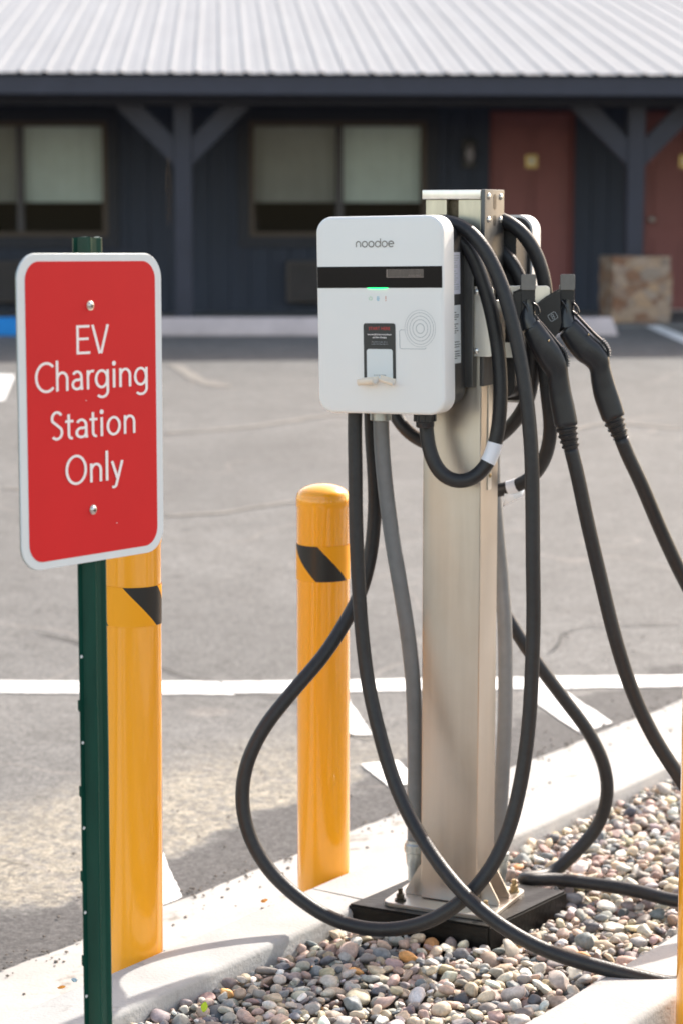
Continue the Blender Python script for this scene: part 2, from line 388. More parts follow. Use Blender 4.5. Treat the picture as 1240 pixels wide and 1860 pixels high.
def glyph(ch):
    """outer widths follow the photographed lettering; unit: cap height 220, x-height 146, stroke 19"""
    h = 9.5
    if ch == 'E': return 107, [[(h, 220), (h, 0)], [(h, 210.5), (104, 210.5)], [(h, 116), (96, 116)], [(h, 9.5), (107, 9.5)]]
    if ch == 'V': return 136, [[(9, 220), (63, 0)], [(127, 220), (73, 0)]]
    if ch == 'C': return 145, [arc(88, 110, 78.5, 106, 47, 313, 36)]
    if ch == 'O': return 161, [arc(80.5, 110, 71, 106, 0, 360, 40)]
    if ch == 'S': return 98, [arc(50, 164, 36, 47, 28, 215, 20)[:-1] + [(34, 128), (50, 114), (68, 98)] + arc(48, 58, 38, 49, 35, -140, 20)]
    if ch == 'h': return 95, [[(h, 232), (h, 0)], arc(48, 92, 37.5, 47, 165, 0, 16) + [(85.5, 0)]]
    if ch == 'n': return 90, [[(h, 146), (h, 0)], arc(46, 90, 34.5, 48, 165, 0, 16) + [(80.5, 0)]]
    if ch == 'r': return 60, [[(h, 146), (h, 0)], arc(44, 92, 34, 46, 165, 68, 10)]
    if ch == 'i': return 22, [[(11, 146), (11, 0)]]
    if ch == 'l': return 22, [[(11, 232), (11, 0)]]
    if ch == 'o': return 107, [arc(53.5, 72, 44, 66, 0, 360, 36)]
    if ch == 't': return 68, [[(28, 190), (28, 38)] + arc(50, 36, 22, 30, 180, 285, 12)[1:], [(2, 136), (62, 136)]]
    if ch == 'a': return 90, [arc(44, 98, 33, 42, 150, 0, 16) + [(78, 30), (82, 0)], arc(44, 43, 34, 35, 60, 320, 24) + [(76, 34)], [(56, 78), (78, 80)]]
    if ch == 'g': return 108, [arc(52, 74, 42, 64, 0, 360, 36), [(97, 144), (97, -8)] + arc(55, -20, 42, 46, 0, -140, 20)[1:]]
    if ch == 'y': return 92, [[(9, 146), (49, 8)], [(85, 146), (40, -38)] + [(34, -52), (22, -58), (8, -54)]]
    raise KeyError(ch)
def text_mesh(body, size, y, x, z, align='CENTER', thin=0., zs=1.):
    c = bpy.data.curves.new("t", 'FONT'); c.body = body; c.size = size; c.align_x = align; c.offset = thin; c.resolution_u = 3
    o = bpy.data.objects.new("t", c); S.collection.objects.link(o); dg = bpy.context.evaluated_depsgraph_get()
    me = bpy.data.meshes.new_from_object(o.evaluated_get(dg)); bpy.data.objects.remove(o); bpy.data.curves.remove(c)
    b = bmesh.new(); b.from_mesh(me); bpy.data.meshes.remove(me)
    for v in b.verts: v.co = Vector((x + v.co.x, y, z + v.co.y * zs))
    return b

# ================================================================== SETTING
def lot_z(Y): return -.17 + max(0., Y - 7.6) * .0585
def lot():
    bm = bmesh.new(); ys = [-150, -40, -10, -2, 2, 5, 7.6, 8.5, 12, 16, 19.0]; xs = [-150, -40, -12, -4, 0, 4, 12, 40, 150]
    g = [[bm.verts.new((x, y, lot_z(y))) for x in xs] for y in ys]
    far = [[bm.verts.new((x, y, lot_z(19.0) + .0)) for x in xs] for y in (60, 400)]
    g += far
    for a, b in zip(g, g[1:]):
        for i in range(len(xs) - 1): bm.faces.new((a[i], a[i + 1], b[i + 1], b[i]))
    tag(obj('parking_lot', bm, 'asphalt'), kind='structure')
lot()
def quad_strip(name, pts, m, dz=.004):
    bm = bmesh.new(); f = bm.faces.new([bm.verts.new((p[0], p[1], lot_z(p[1]) + dz)) for p in pts])
    tag(obj(name, bm, m), kind='structure')
def LZ(x, y):      # photo pixel to point on the sloping lot
    p = G(x, y, -.17)
    if p.y > 7.6: d = ray(x, y); t = (-.17 - .0585 * 7.6 - CH) / (d.z - .0585 * d.y); p = Vector((d.x * t, d.y * t, CH + d.z * t))
    return p
def paint(name, px, rag=.0):
    P = [LZ(*q) for q in px]; pts = []
    for i, p in enumerate(P):
        q = P[(i + 1) % len(P)]; n = max(1, int((q - p).length / .02))
        for k in range(n):
            r = p.lerp(q, k / n); nn = (noise.noise(r * 9) * .6 + noise.noise(r * 37) * .7) * rag; d = (q - p).normalized(); pts.append(r + Vector((-d.y, d.x, 0)) * nn)
    quad_strip(name, pts, 'paint_white')
paint('painted_line', [(-500, 1236), (398, 1240), (428, 1263), (-500, 1256)], .012)
paint('painted_line', [(400, 1240), (1700, 1219), (1700, 1241), (432, 1261)], .012)
paint('painted_stripe', [(962, 1252), (1016, 1251), (1112, 1314), (1054, 1334), (975, 1280)], .005)
paint('painted_stripe', [(560, 1266), (632, 1272), (676, 1336), (600, 1338)], .006)
paint('painted_stripe', [(655, 1390), (722, 1383), (768, 1425), (704, 1430)], .006)
paint('painted_stripe', [(205, 1536), (288, 1534), (332, 1632), (248, 1664)], .006)
paint('painted_line', [(-40, 680), (28, 682), (8, 728), (-60, 728)], .0)
paint('painted_line', [(1168, 592), (1192, 590), (1330, 645), (1290, 645)], .0)

mat('seal', (.21, .195, .175), .9, var=.2, vscale=12); mat('crack', (.025, .023, .022), .95)
def trail(name, px, w, m, rag=.02, dz=.0045):
    P = catmull([LZ(*q) for q in px], .05); bm = bmesh.new(); rows = []
    for i, p in enumerate(P):
        d = (P[min(i + 1, len(P) - 1)] - P[max(i - 1, 0)]).normalized(); n_ = Vector((-d.y, d.x, 0)); ww = w * (.55 + .8 * abs(noise.noise(p * 4))) * (1 if 0 < i < len(P) - 1 else .1)
        p = p + n_ * noise.noise(p * 5) * rag; rows.append([(q.x, q.y, lot_z(q.y) + dz) for q in (p - n_ * ww, p + n_ * ww)])
    shell(bm, rows); tag(obj(name, bm, m), kind='structure')
trail('seal_line', [(296, 788), (400, 781), (500, 770), (590, 756), (680, 752)], .045, 'seal')
trail('seal_line', [(296, 938), (400, 932), (520, 914), (640, 905)], .032, 'seal')
trail('seal_line', [(318, 662), (345, 680), (380, 697), (420, 703)], .075, 'seal')
trail('seal_line', [(0, 888), (60, 890), (200, 894)], .03, 'seal')
trail('seal_line', [(980, 800), (1100, 770), (1240, 779)], .05, 'seal')
trail('crack', [(60, 1150), (180, 1180), (290, 1216), (330, 1230), (395, 1243)], .006, 'crack', .03, .0075)
trail('crack', [(415, 1262), (470, 1264), (560, 1285), (640, 1338), (720, 1352)], .005, 'crack', .02, .0075)
trail('crack', [(990, 1190), (1010, 1170), (1040, 1146), (1110, 1139), (1240, 1136)], .005, 'crack', .03, .0075)

TA, TB = -2.2, 6.0      # extent of the planter along the kerb
def kerb_piece(name, s0, s1, ta, tb, top, base, m, bev, seed=0, crown=.0):
    """extruded kerb with lightly irregular edges"""
    bm = bmesh.new(); n = int((tb - ta) / .04); rows = []
    prof = [(s0, base), (s0, top - bev), (s0 + bev * .35, top - bev * .3), (s0 + bev, top), ((s0 + s1) / 2, top + crown), (s1 - bev, top), (s1 - bev * .35, top - bev * .3), (s1, top - bev), (s1, base)]
    for i in range(n + 1):
        t = ta + (tb - ta) * i / n; row = []
        for j, (s, z) in enumerate(prof):
            q = Vector((t * 7 + seed, s * 20, z * 20)); w = noise.noise(q) * .0028 + noise.noise(q * 5) * .0010
            w2 = noise.noise(q + Vector((5, 5, 5))) * .0016
            row.append(K(t, s + (w if j not in (0, 8) else w * .3), z + (w2 if 0 < j < 8 else 0)))
        rows.append(row)
    shell(bm, rows)
    bm.faces.new([bm.verts.new(p) for p in rows[0]]); bm.faces.new([bm.verts.new(p) for p in rows[-1]])
    return tag(obj(name, bm, m, smooth=True, angle=50), kind='structure')
for a, b, sd_ in ((TA, -.905, 1), (-.90, .815, 2), (.82, 2.945, 3), (2.95, TB, 4)):
    kerb_piece('kerb', -.16, 0, a, b, 0, -.26, 'curb', .012, sd_)
for a, b, sd_ in ((TA, .20, 5), (.205, 2.0, 6), (2.005, TB, 7)):
    kerb_piece('kerb', .635, .80, a, b, .0, -.26, 'curb', .014, sd_ + 3)
# gutter pans laid against the kerbs, sheets with joints and a ragged asphalt edge
def gutter(s0, s1, joints, side):
    for a, b in zip(joints, joints[1:]):
        bm = bmesh.new(); n = int((b - a - .006) / .03); rows = []
        for i in range(n + 1):
            t = a + .003 + (b - a - .006) * i / n; row = []
            for j in range(9):
                s = s0 + (s1 - s0) * j / 8
                if j == 0: s += noise.noise(Vector((t * 6, 3, side))) * .014 + noise.noise(Vector((t * 25, 1, side))) * .006
                z = -.166 + .016 * (j / 8) + noise.noise(Vector((t * 3, s * 6, side))) * .002 - (.004 if j == 0 else 0)
                row.append(K(t, s, z))
            rows.append(row)
        shell(bm, rows); tag(obj('gutter', bm, 'gutter', smooth=True), kind='structure')
gutter(-.67, -.1605, [TA, -.42, .66, 2.2, 3.9, TB], 0)
gutter(1.25, .8005, [TA, .1, 1.9, TB], 5)
# soil under the pebbles
bm = bmesh.new(); bm.faces.new([bm.verts.new(K(*q)) for q in ((TA, 0, -.085), (TB, 0, -.085), (TB, .635, -.085), (TA, .635, -.085))])
tag(obj('planter_soil', bm, 'soil'), kind='structure')
for t_ in (TA - .15, TB):
    kb = bmesh.new(); prism(kb, [K(t_, -.16, -.26), K(t_, .80, -.26), K(t_, .80, -.003), K(t_, -.16, -.003)], U * .15, bev=.008)
    tag(obj('kerb', kb, 'curb'), kind='structure')

# loose grit along the ragged edge of the paving and in the corner behind the kerb
def grit():
    bm = bmesh.new(); rg = random.Random(5)
    for k in range(900):
        t = rg.uniform(-1.2, 4.6); s_ = -.67 + rg.gauss(0, .035) if rg.random() < .6 else rg.uniform(-1.5, -.2); a = rg.uniform(.0015, .0055)
        p = K(t, s_); z = lot_z(p.y) + .005 if s_ < -.67 else -.165 + .016 * ((s_ + .67) / .51)
        b = bmesh.new(); bmesh.ops.create_icosphere(b, subdivisions=1, radius=1)
        for v in b.verts: v.co = Vector((v.co.x * a * rg.uniform(.7, 1.4), v.co.y * a * rg.uniform(.6, 1.1), v.co.z * a * rg.uniform(.4, .8) + z + a * .3)) + Vector((p.x, p.y, 0))
        me = bpy.data.meshes.new("t"); b.to_mesh(me); b.free(); bm.from_mesh(me); bpy.data.meshes.remove(me)
    mat('grit_stone', (.16, .14, .12), .85, var=.6, vscale=25)
    tag(obj('grit', bm, 'grit_stone'), 'loose dark grit scattered along the edge of the paving and gutter', kind='stuff')
grit()

# ------------------------------------------------------------------ pebbles: dropped one by one on a height field
BW, BD = .335, .31                                       # timber block footprint
PHI = R(25.5); EX = Vector((math.cos(PHI), -math.sin(PHI), 0)); EY = Vector((math.sin(PHI), math.cos(PHI), 0))
PED = Vector((.25, 4.49, 0)); BLK = Vector((.25, 4.505, 0))
BQ = [(.013, 4.462), (.307, 4.308), (.494, 4.551), (.200, 4.705)]     # the block is sawn parallel to the kerb
def pebbles():
    res = .004; t0, t1 = -1.4, 3.7; nt_, ns = int((t1 - t0) / res), int(.635 / res)
    Hf = np.zeros((nt_, ns)) - .054
    tt, ss = np.meshgrid(t0 + (np.arange(nt_) + .5) * res, (np.arange(ns) + .5) * res, indexing='ij')
    wx = ORG.x + U.x * tt + N.x * ss; wy = ORG.y + U.y * tt + N.y * ss; blocked = np.ones(wx.shape, bool)
    for i in range(4):
        p, q = BQ[i], BQ[(i + 1) % 4]; blocked &= ((q[0] - p[0]) * (wy - p[1]) - (q[1] - p[1]) * (wx - p[0])) > 0
    px_ = ORG.x + U.x * tt + N.x * ss + .384; py_ = ORG.y + U.y * tt + N.y * ss - 3.205
    blocked |= (px_ ** 2 + py_ ** 2) < .03 ** 2
    Hf[blocked] = .3
    def ico(sub):
        b = bmesh.new(); bmesh.ops.create_icosphere(b, subdivisions=sub, radius=1)
        v = np.array([q.co[:] for q in b.verts]); f = np.array([[q.index for q in g.verts] for g in b.faces]); b.free(); return v, f
    I3, I2 = ico(3), ico(2)
    pal = [((.32, .305, .28), 5), ((.19, .20, .205), 4.5), ((.42, .385, .33), 6), ((.56, .52, .44), 5), ((.47, .34, .275), 4.5), ((.38, .27, .23), 3.5), ((.50, .41, .29), 6),
           ((.24, .205, .18), 3.5), ((.70, .67, .61), 2.2), ((.62, .32, .12), .5), ((.10, .105, .115), 2), ((.27, .225, .22), 2), ((.62, .51, .37), 3.5)]
    pc = np.array([p[0] for p in pal]); pw = np.array([p[1] for p in pal], float); pw /= pw.sum()
    sizes = np.concatenate([rng.uniform(.020, .030, 480), rng.uniform(.015, .021, 2000), rng.uniform(.009, .015, 3200), rng.uniform(.005, .008, 3200)])
    order = np.argsort(-(sizes * rng.uniform(.3, 1.6, len(sizes)))); V = []; F = []; C = []; off = 0; placed = []
    for k in order:
        a = sizes[k]; b_ = a * rng.uniform(.62, .95); c = a * rng.uniform(.34, .68); rr = (a + b_) / 2; m = int(rr / res)
        best = None
        for _ in range(9):
            t = rng.uniform(t0 + .03, t1 - .03); s = rng.uniform(rr * .85, .635 - rr * .85); i = int((t - t0) / res); j = int(s / res)
            i0, i1, j0, j1 = max(i - m, 0), min(i + m + 1, nt_), max(j - m, 0), min(j + m + 1, ns)
            h = Hf[i0:i1, j0:j1]
            if h.max() > .2: continue
            z = .55 * h.max() + .45 * h.mean()
            if best is None or z < best[0]: best = (z, t, s, i0, i1, j0, j1)
        if best is None or best[0] > -.020: continue
        z, t, s, i0, i1, j0, j1 = best; zc = z + c * .62
        T_, S_ = tt[i0:i1, j0:j1] - t, ss[i0:i1, j0:j1] - s; q = 1 - (T_ ** 2 + S_ ** 2) / rr ** 2
        Hf[i0:i1, j0:j1] = np.where(q > 0, np.maximum(Hf[i0:i1, j0:j1], zc + c * .95 * np.sqrt(np.clip(q, 0, 1))), Hf[i0:i1, j0:j1])
        P = ORG + U * t + N * s; fine = (P.y < 5.2) and a > .0075
        base, faces = I3 if fine else I2; v = base.copy()
        # flatten into worn facets and lumps
        for _ in range(rng.integers(3, 10)):
            d = rng.normal(size=3); d /= np.linalg.norm(d); lim = rng.uniform(.55, .93); e = v @ d; ov = np.clip(e - lim, 0, None); v = v - np.outer(ov * .86, d)
        kk = rng.normal(size=(3, 3)) * 1.7; ph = rng.uniform(0, 6.28, 3)
        lump = 1 + .07 * np.sin(v @ kk[0] + ph[0]) + .05 * np.sin(v @ (kk[1] * 1.8) + ph[1]) + .022 * np.sin(v @ (kk[2] * 4) + ph[2])
        v = v * lump[:, None] * np.array([a, b_, c])
        e = Euler((rng.normal() * .34, rng.normal() * .34, rng.uniform(0, 6.28))).to_matrix(); v = v @ np.array(e).T
        v += np.array([P.x, P.y, zc]); V.append(v); F.append(faces + off); off += len(v)
        col = pc[rng.choice(len(pc), p=pw)] * rng.uniform(.85, 1.30) * (1 + rng.normal(size=3) * .03)
        C.append(np.repeat(np.append(np.clip(col, .02, .85), 1)[None], len(v), 0)); placed.append(1)
    V = np.concatenate(V).astype(np.float32); F = np.concatenate(F).astype(np.int32); C = np.concatenate(C).astype(np.float32)
    me = bpy.data.meshes.new('pebbles'); me.vertices.add(len(V)); me.vertices.foreach_set('co', V.ravel())
    me.loops.add(F.size); me.loops.foreach_set('vertex_index', F.ravel()); me.polygons.add(len(F))
    me.polygons.foreach_set('loop_start', np.arange(0, F.size, 3, dtype=np.int32)); me.update(calc_edges=True)
    me.polygons.foreach_set('use_smooth', np.ones(len(F), bool))
    at = me.color_attributes.new('stone_colour', 'FLOAT_COLOR', 'POINT'); at.data.foreach_set('color', C.ravel())
    me.materials.append(M['pebble']); o = bpy.data.objects.new('pebbles', me); link(o)
    tag(o, 'loose rounded river pebbles filling the bed between the two kerbs', 'pebbles', kind='stuff')
    print('stones', len(placed), 'verts', len(V))
    return Hf, t0, res
pebbles()

# ================================================================== MOTEL BUILDING
YAW = R(3.2); BO = Vector((0, 18.95, 0)); BX = Vector((math.cos(YAW), math.sin(YAW), 0)); BY = Vector((-math.sin(YAW), math.cos(YAW), 0))
bld = empty('motel_building', BO, (0, 0, YAW))
tag(bld, 'long low dark navy motel with ribbed metal roof, red doors and blinds in its windows', 'building')
def B(x, y, ly):           # photo pixel -> building local point on the plane at local depth ly
    r = ray(x, y); t = (BY.dot(BO) + ly) / BY.dot(r); p = Vector((r.x * t, r.y * t, CH + r.z * t)); return Vector((BX.dot(p - BO), ly, p.z))
PL, WL = .75, 3.0           # local depth of the posts and of the wall
floor_z = lot_z(19.0) + .02
X0, X1 = -9.5, 11.0
ez = B(620, 137, 0).z       # eave height
# ribbed roof
def roof():
    bm = bmesh.new(); p = .2165; sl_ = math.tan(R(11.5)); L_ = 12.5; rows = [[], []]; n = int((X1 - X0 + 1.2) / p)
    for k in range(n):
        x = X0 - .6 + k * p
        for dx, dz in ((0, 0), (.075, 0), (.085, .004), (.11, .004), (.12, 0), (.156, 0), (.174, .015), (.202, .015)):
            for r, ly in ((0, -.03), (1, L_)): rows[r].append(Vector((x + dx, ly, ez + .012 + dz + max(ly, 0) * sl_)))
    shell(bm, rows); o = obj('roof', bm, 'roof', bld)
    # rear slope closes the building
    bm = bmesh.new(); zt = ez + L_ * sl_; shell(bm, [[(X0 - .6, L_, zt - .01), (X1 + .6, L_, zt - .01)], [(X0 - .6, L_ + 12, ez), (X1 + .6, L_ + 12, ez)]]); obj('roof', bm, 'roof', bld)
    for x in (X0, X1):
        bm = bmesh.new(); vs = [bm.verts.new(q) for q in ((x, WL, floor_z), (x, L_ + 9, floor_z), (x, L_ + 9, ez + .4), (x, L_, zt - .05), (x, WL, ez + WL * sl_ - .05))]; bm.faces.new(vs)
        obj('end_wall', bm, 'navy_wall', bld)
roof()
fz0 = B(620, 172, .0).z
bm = bmesh.new(); box(bm, (X0 - .6, .02, fz0), (X1 + .6, .06, ez - .004), .004); obj('fascia', bm, 'navy_trim', bld)
bm = bmesh.new(); box(bm, (X0 - .6, .063, fz0 + .05), (X1 + .6, WL - .003, fz0 + .09)); obj('soffit', bm, 'soffit', bld)
bz0 = B(620, 190, PL).z
bm = bmesh.new(); box(bm, (X0 - .6, PL - .075, bz0 - .01), (X1 + .6, PL + .075, fz0 + .048), .006); obj('beam', bm, 'navy_beam', bld)
# walkway slab
bm = bmesh.new(); box(bm, (X0 - .6, .10, floor_z - .3), (X1 + .6, WL + .5, floor_z), .01); w = obj('walkway', bm, 'walk')
w.matrix_world = Matrix.Translation(BO) @ Matrix.Rotation(YAW, 4, 'Z'); tag(w, kind='structure')

# window / door rectangles (photo pixels)
wins = [(B(-135, 219, WL), B(198, 430, WL), B(36, 300, WL).x, 'left'), (B(452, 219, WL), B(774, 430, WL), B(617, 300, WL).x, 'mid')]
doors = [(B(889, 201, WL), B(1038, 560, WL)), (B(1168, 201, WL), B(1317, 560, WL))]
holes = [(a.x, b.x, b.z, a.z) for a, b, _, _ in wins] + [(a.x, b.x, floor_z, a.z) for a, b in doors]
wtop = ez + WL * math.tan(R(11.5)) - .05
def wall():
    """vertical grooved boards, with the openings left out"""
    bm = bmesh.new(); xs = sorted({X0, X1} | {h[0] for h in holes} | {h[1] for h in holes})
    def boards(x0, x1, z0, z1):
        if z1 - z0 < .01: return
        n = max(1, round((x1 - x0) / .20)); w_ = (x1 - x0) / n
        for k in range(n):
            a, b = x0 + k * w_, x0 + (k + 1) * w_; g = .006
            shell(bm, [[(a, WL + .012, z0), (a + g, WL + .012, z0), (a + g + .003, WL, z0), (b, WL, z0)], [(a, WL + .012, z1), (a + g, WL + .012, z1), (a + g + .003, WL, z1), (b, WL, z1)]])
    for a, b in zip(xs, xs[1:]):
        h = [q for q in holes if q[0] <= a + 1e-4 and q[1] >= b - 1e-4]
        if h: boards(a, b, floor_z, h[0][2]); boards(a, b, h[0][3], wtop)
        else: boards(a, b, floor_z, wtop)
    # reveals
    for x0, x1, z0, z1 in holes:
        for p, q in (((x0, z0), (x0, z1)), ((x1, z0), (x1, z1)), ((x0, z1), (x1, z1)), ((x0, z0), (x1, z0))):
            bm.faces.new([bm.verts.new(v) for v in ((p[0], WL, p[1]), (q[0], WL, q[1]), (q[0], WL + .12, q[1]), (p[0], WL + .12, p[1]))])
    obj('wall', bm, 'navy_wall', bld)
wall()
for (a, b, mx_, nm) in wins:
    bm = bmesh.new(); x0, x1, z0, z1 = a.x, b.x, b.z, a.z; f = .055
    box(bm, (x0, WL - .012, z1 - f), (x1, WL + .05, z1), .004); box(bm, (x0, WL - .012, z0), (x1, WL + .05, z0 + f * .9), .004)
    box(bm, (x0, WL - .0095, z0 + f * .9 + .001), (x0 + f, WL + .05, z1 - f - .001), .004); box(bm, (x1 - f, WL - .0095, z0 + f * .9 + .001), (x1, WL + .05, z1 - f - .001), .004)
    fr = obj('window', bm, 'window_frame', bld)
    bm = bmesh.new(); box(bm, (mx_ - .035, WL + .0, z0 + f * .9 + .002), (mx_ + .035, WL + .045, z1 - f - .002), .004); obj('mullion', bm, 'mullion', fr)
    for u0, u1 in ((x0 + f + .002, mx_ - .037), (mx_ + .037, x1 - f - .002)):
        bm = bmesh.new(); bm.faces.new([bm.verts.new((x, WL + .03, z)) for x, z in ((u0, z0 + f), (u1, z0 + f), (u1, z1 - f), (u0, z1 - f))]); obj('pane', bm, 'glass', fr)
        zb = B(500, 362, WL).z; bm = bmesh.new(); n = 26; rows = [[], []]
        for k in range(n + 1):
            x = u0 + (u1 - u0) * k / n
            for r, z in ((0, zb), (1, z1 - .02)): rows[r].append((x, WL + .13 + .004 * math.sin(k * 1.3), z))
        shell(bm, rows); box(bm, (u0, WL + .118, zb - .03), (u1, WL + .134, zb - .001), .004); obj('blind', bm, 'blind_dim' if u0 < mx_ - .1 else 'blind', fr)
    bm = bmesh.new(); box(bm, (x0 - .5, WL + .15, z0 - .4), (x1 + .5, WL + 1.6, z1 + .2))
    for fc in list(bm.faces):
        if abs(fc.normal.y + 1) < .01 and fc.calc_center_median().y < WL + .2: bm.faces.remove(fc)
    obj('room', bm, 'room_dark', fr)
    # trim boards round the opening
    bm = bmesh.new(); t_ = .11
    box(bm, (x0 - t_, WL - .03, z1 + .002), (x1 + t_, WL - .002, z1 + t_), .004); box(bm, (x0 - t_, WL - .03, z0 - t_), (x1 + t_, WL - .002, z0 - .002), .004)
    box(bm, (x0 - t_, WL - .027, z0 + .001), (x0 - .002, WL - .002, z1 - .001), .004); box(bm, (x1 + .002, WL - .027, z0 + .001), (x1 + t_, WL - .002, z1 - .001), .004)
    obj('window_trim', bm, 'navy_beam', fr)
for i, (a, b) in enumerate(doors):
    x0, x1, z0, z1 = a.x, b.x, floor_z, a.z; wd = x1 - x0; ht = z1 - z0
    bm = bmesh.new(); box(bm, (x0 + .035, WL + .05, z0 + .02), (x1 - .035, WL + .09, z1 - .035), .003); dr = obj('door', bm, 'door_red', bld)
    bm = bmesh.new()
    for (u0, u1) in ((.14, .46), (.54, .86)):
        for (w0, w1) in ((.09, .36), (.42, .74), (.80, .93)):
            prism(bm, [(x0 + wd * u0, WL + .05, z0 + ht * w0), (x0 + wd * u1, WL + .05, z0 + ht * w0), (x0 + wd * u1, WL + .05, z0 + ht * w1), (x0 + wd * u0, WL + .05, z0 + ht * w1)], (0, -.022, 0), bev=.012)
    obj('door_panel', bm, 'door_red', dr)
    bm = bmesh.new(); box(bm, (x0, WL - .01, z1 - .033), (x1, WL + .1, z1), .003); box(bm, (x0, WL - .008, z0), (x0 + .033, WL + .1, z1 - .034), .003); box(bm, (x1 - .033, WL - .008, z0), (x1, WL + .1, z1 - .034), .003)
    obj('door_frame', bm, 'door_trim', dr)
    bm = bmesh.new(); box(bm, (x0 + .0, WL - .02, z0 + .002), (x1, WL + .12, z0 + .018), .003); obj('threshold', bm, 'stop_concrete', dr)
    bm = bmesh.new(); cz_ = B(962, 293, WL).z; cx_ = (x0 + x1) / 2 + .0
    box(bm, (cx_ - .062, WL + .026, cz_ - .068), (cx_ + .062, WL + .048, cz_ + .068), .006); pl = obj('number_plate', bm, 'brass_plate', dr)
    bm = bmesh.new(); cyl(bm, (cx_, WL + .018, cz_ + .005), (cx_, WL + .027, cz_ + .005), .03); obj('peephole', bm, 'label_panel', pl)
    bm = bmesh.new(); cyl(bm, (x0 + .1, WL - .01, z0 + ht * .46), (x0 + .1, WL + .05, z0 + ht * .46), .014); bmesh.ops.create_uvsphere(bm, u_segments=16, v_segments=10, radius=.032, matrix=Matrix.Translation((x0 + .1, WL - .025, z0 + ht * .46)))
    obj('door_handle', bm, 'zinc', dr, True)
# wall lamp between window and door
a = B(838, 254, WL); b = B(862, 306, WL); bm = bmesh.new(); box(bm, (a.x, WL - .05, b.z), (b.x, WL - .002, a.z), .01); sc_ = obj('wall_lamp', bm, 'sconce', bld)
bm = bmesh.new(); bmesh.ops.create_uvsphere(bm, u_segments=20, v_segments=12, radius=.055, matrix=Matrix.Translation(((a.x + b.x) / 2, WL - .10, (a.z + b.z) / 2)) @ Matrix.Diagonal((.9, .9, 1.7, 1))); obj('lamp_shade', bm, 'sconce_glass', sc_, True)
# through-wall air conditioners
for (xa, xb) in ((520, 600), (-60, 45)):
    a = B(xa, 474, WL); b = B(xb, 548, WL); bm = bmesh.new(); box(bm, (a.x, WL - .16, b.z), (b.x, WL - .002, a.z), .012); ac = obj('air_conditioner', bm, 'ac_brown', bld)
    bm = bmesh.new(); n = 12
    for k in range(n):
        z = b.z + .04 + (a.z - b.z - .08) * k / (n - 1); box(bm, (a.x + .03, WL - .176, z - .006), (b.x - .03, WL - .158, z + .006), .002)
    obj('grille', bm, 'navy_beam', ac)
# posts with Y braces
for i, px in enumerate((-486, 333, 1152, 1971)):
    c = B(px, 300, PL).x; hw = .078; bz = bz0 - .012
    bm = bmesh.new(); box(bm, (c - hw, PL - hw, floor_z), (c + hw, PL + hw, bz), .008); po = obj('porch_post', bm, 'navy_trim', bld)
    for sx in (-1, 1):
        bm = bmesh.new(); h2 = .058; x_a = hw * sx; L0_ = .285; L1_ = .535
        pts = [(c + x_a, PL - h2, bz - L1_), (c + x_a + sx * L1_, PL - h2, bz - .001), (c + x_a + sx * L0_, PL - h2, bz - .001), (c + x_a, PL - h2, bz - L0_)]
        prism(bm, pts, (0, 2 * h2, 0), bev=.005); obj('brace', bm, 'navy_trim', po)

# stone pillar base around the right hand post
a = B(1090, 466, PL - .34); b = B(1214, 588, PL - .34)
pc_ = Vector(((a.x + b.x) / 2, PL, 0)); wpil = (b.x - a.x) / 2 - .045
pil = empty('stone_pillar', BO + BX * (pc_.x + .065) + BY * pc_.y + Vector((0, 0, floor_z)), (0, 0, YAW))
tag(pil, 'square brown rubble stone pillar base around the right porch post', 'pillar')
bm = bmesh.new(); box(bm, (-wpil, -.34, .0), (wpil, .34, a.z - floor_z), .02, 3)
bmesh.ops.subdivide_edges(bm, edges=bm.edges[:], cuts=5, use_grid_fill=True)
for v in bm.verts:
    w = noise.noise(v.co * 9) * .03; d = Vector((v.co.x, v.co.y, 0)).normalized(); v.co += d * w + Vector((0, 0, noise.noise(v.co * 7 + Vector((3, 3, 3))) * .012))
obj('masonry', bm, 'masonry', pil)

# wheel stops
def wheel_stop(px0, px1, m, lab, yb=611):
    p0 = LZ(px0, yb); p1 = LZ(px1, yb); Y = (p0.y + p1.y) / 2; p0.y = p1.y = Y; L_ = p1.x - p0.x; z = lot_z(Y)
    o = empty('wheel_stop', ((p0.x + p1.x) / 2, Y + .08, z)); bm = bmesh.new(); h = .155; prof = [(-.08, 0), (-.072, h * .35), (-.045, h * .93), (-.03, h), (.03, h), (.045, h * .93), (.08, 0)]
    pts = [(-L_ / 2, y, zz) for y, zz in prof]; b2 = bmesh.new(); prism(b2, pts, (L_, 0, 0))
    for v in b2.verts:
        if v.co.z > h * .3: v.co.x *= 1 - .10 * v.co.z / h * (1.8 / max(L_, .1)) * .55
    bmesh.ops.bevel(b2, geom=b2.edges[:], offset=.006, segments=2, affect='EDGES'); join(bm, b2)
    bmesh.ops.translate(bm, verts=bm.verts, vec=(0, 0, .004)); obj('bar', bm, m, o)
    for sx in (-.32, .32): bm = bmesh.new(); cyl(bm, (sx * L_, 0, h - .01), (sx * L_, 0, h + .014), .012, n=12); obj('anchor_pin', bm, 'bolt_dark', o)
    tag(o, lab, 'wheel stop', 'wheel stops in front of the motel'); return o
wheel_stop(210, 592, 'stop_concrete', 'unpainted pale concrete wheel stop between the red sign and the white charger')
wheel_stop(738, 1122, 'stop_concrete', 'unpainted pale concrete wheel stop behind the charger connectors, beside the stone pillar')
wheel_stop(-318, 78, 'stop_blue', 'blue painted wheel stop at the left edge behind the red sign')

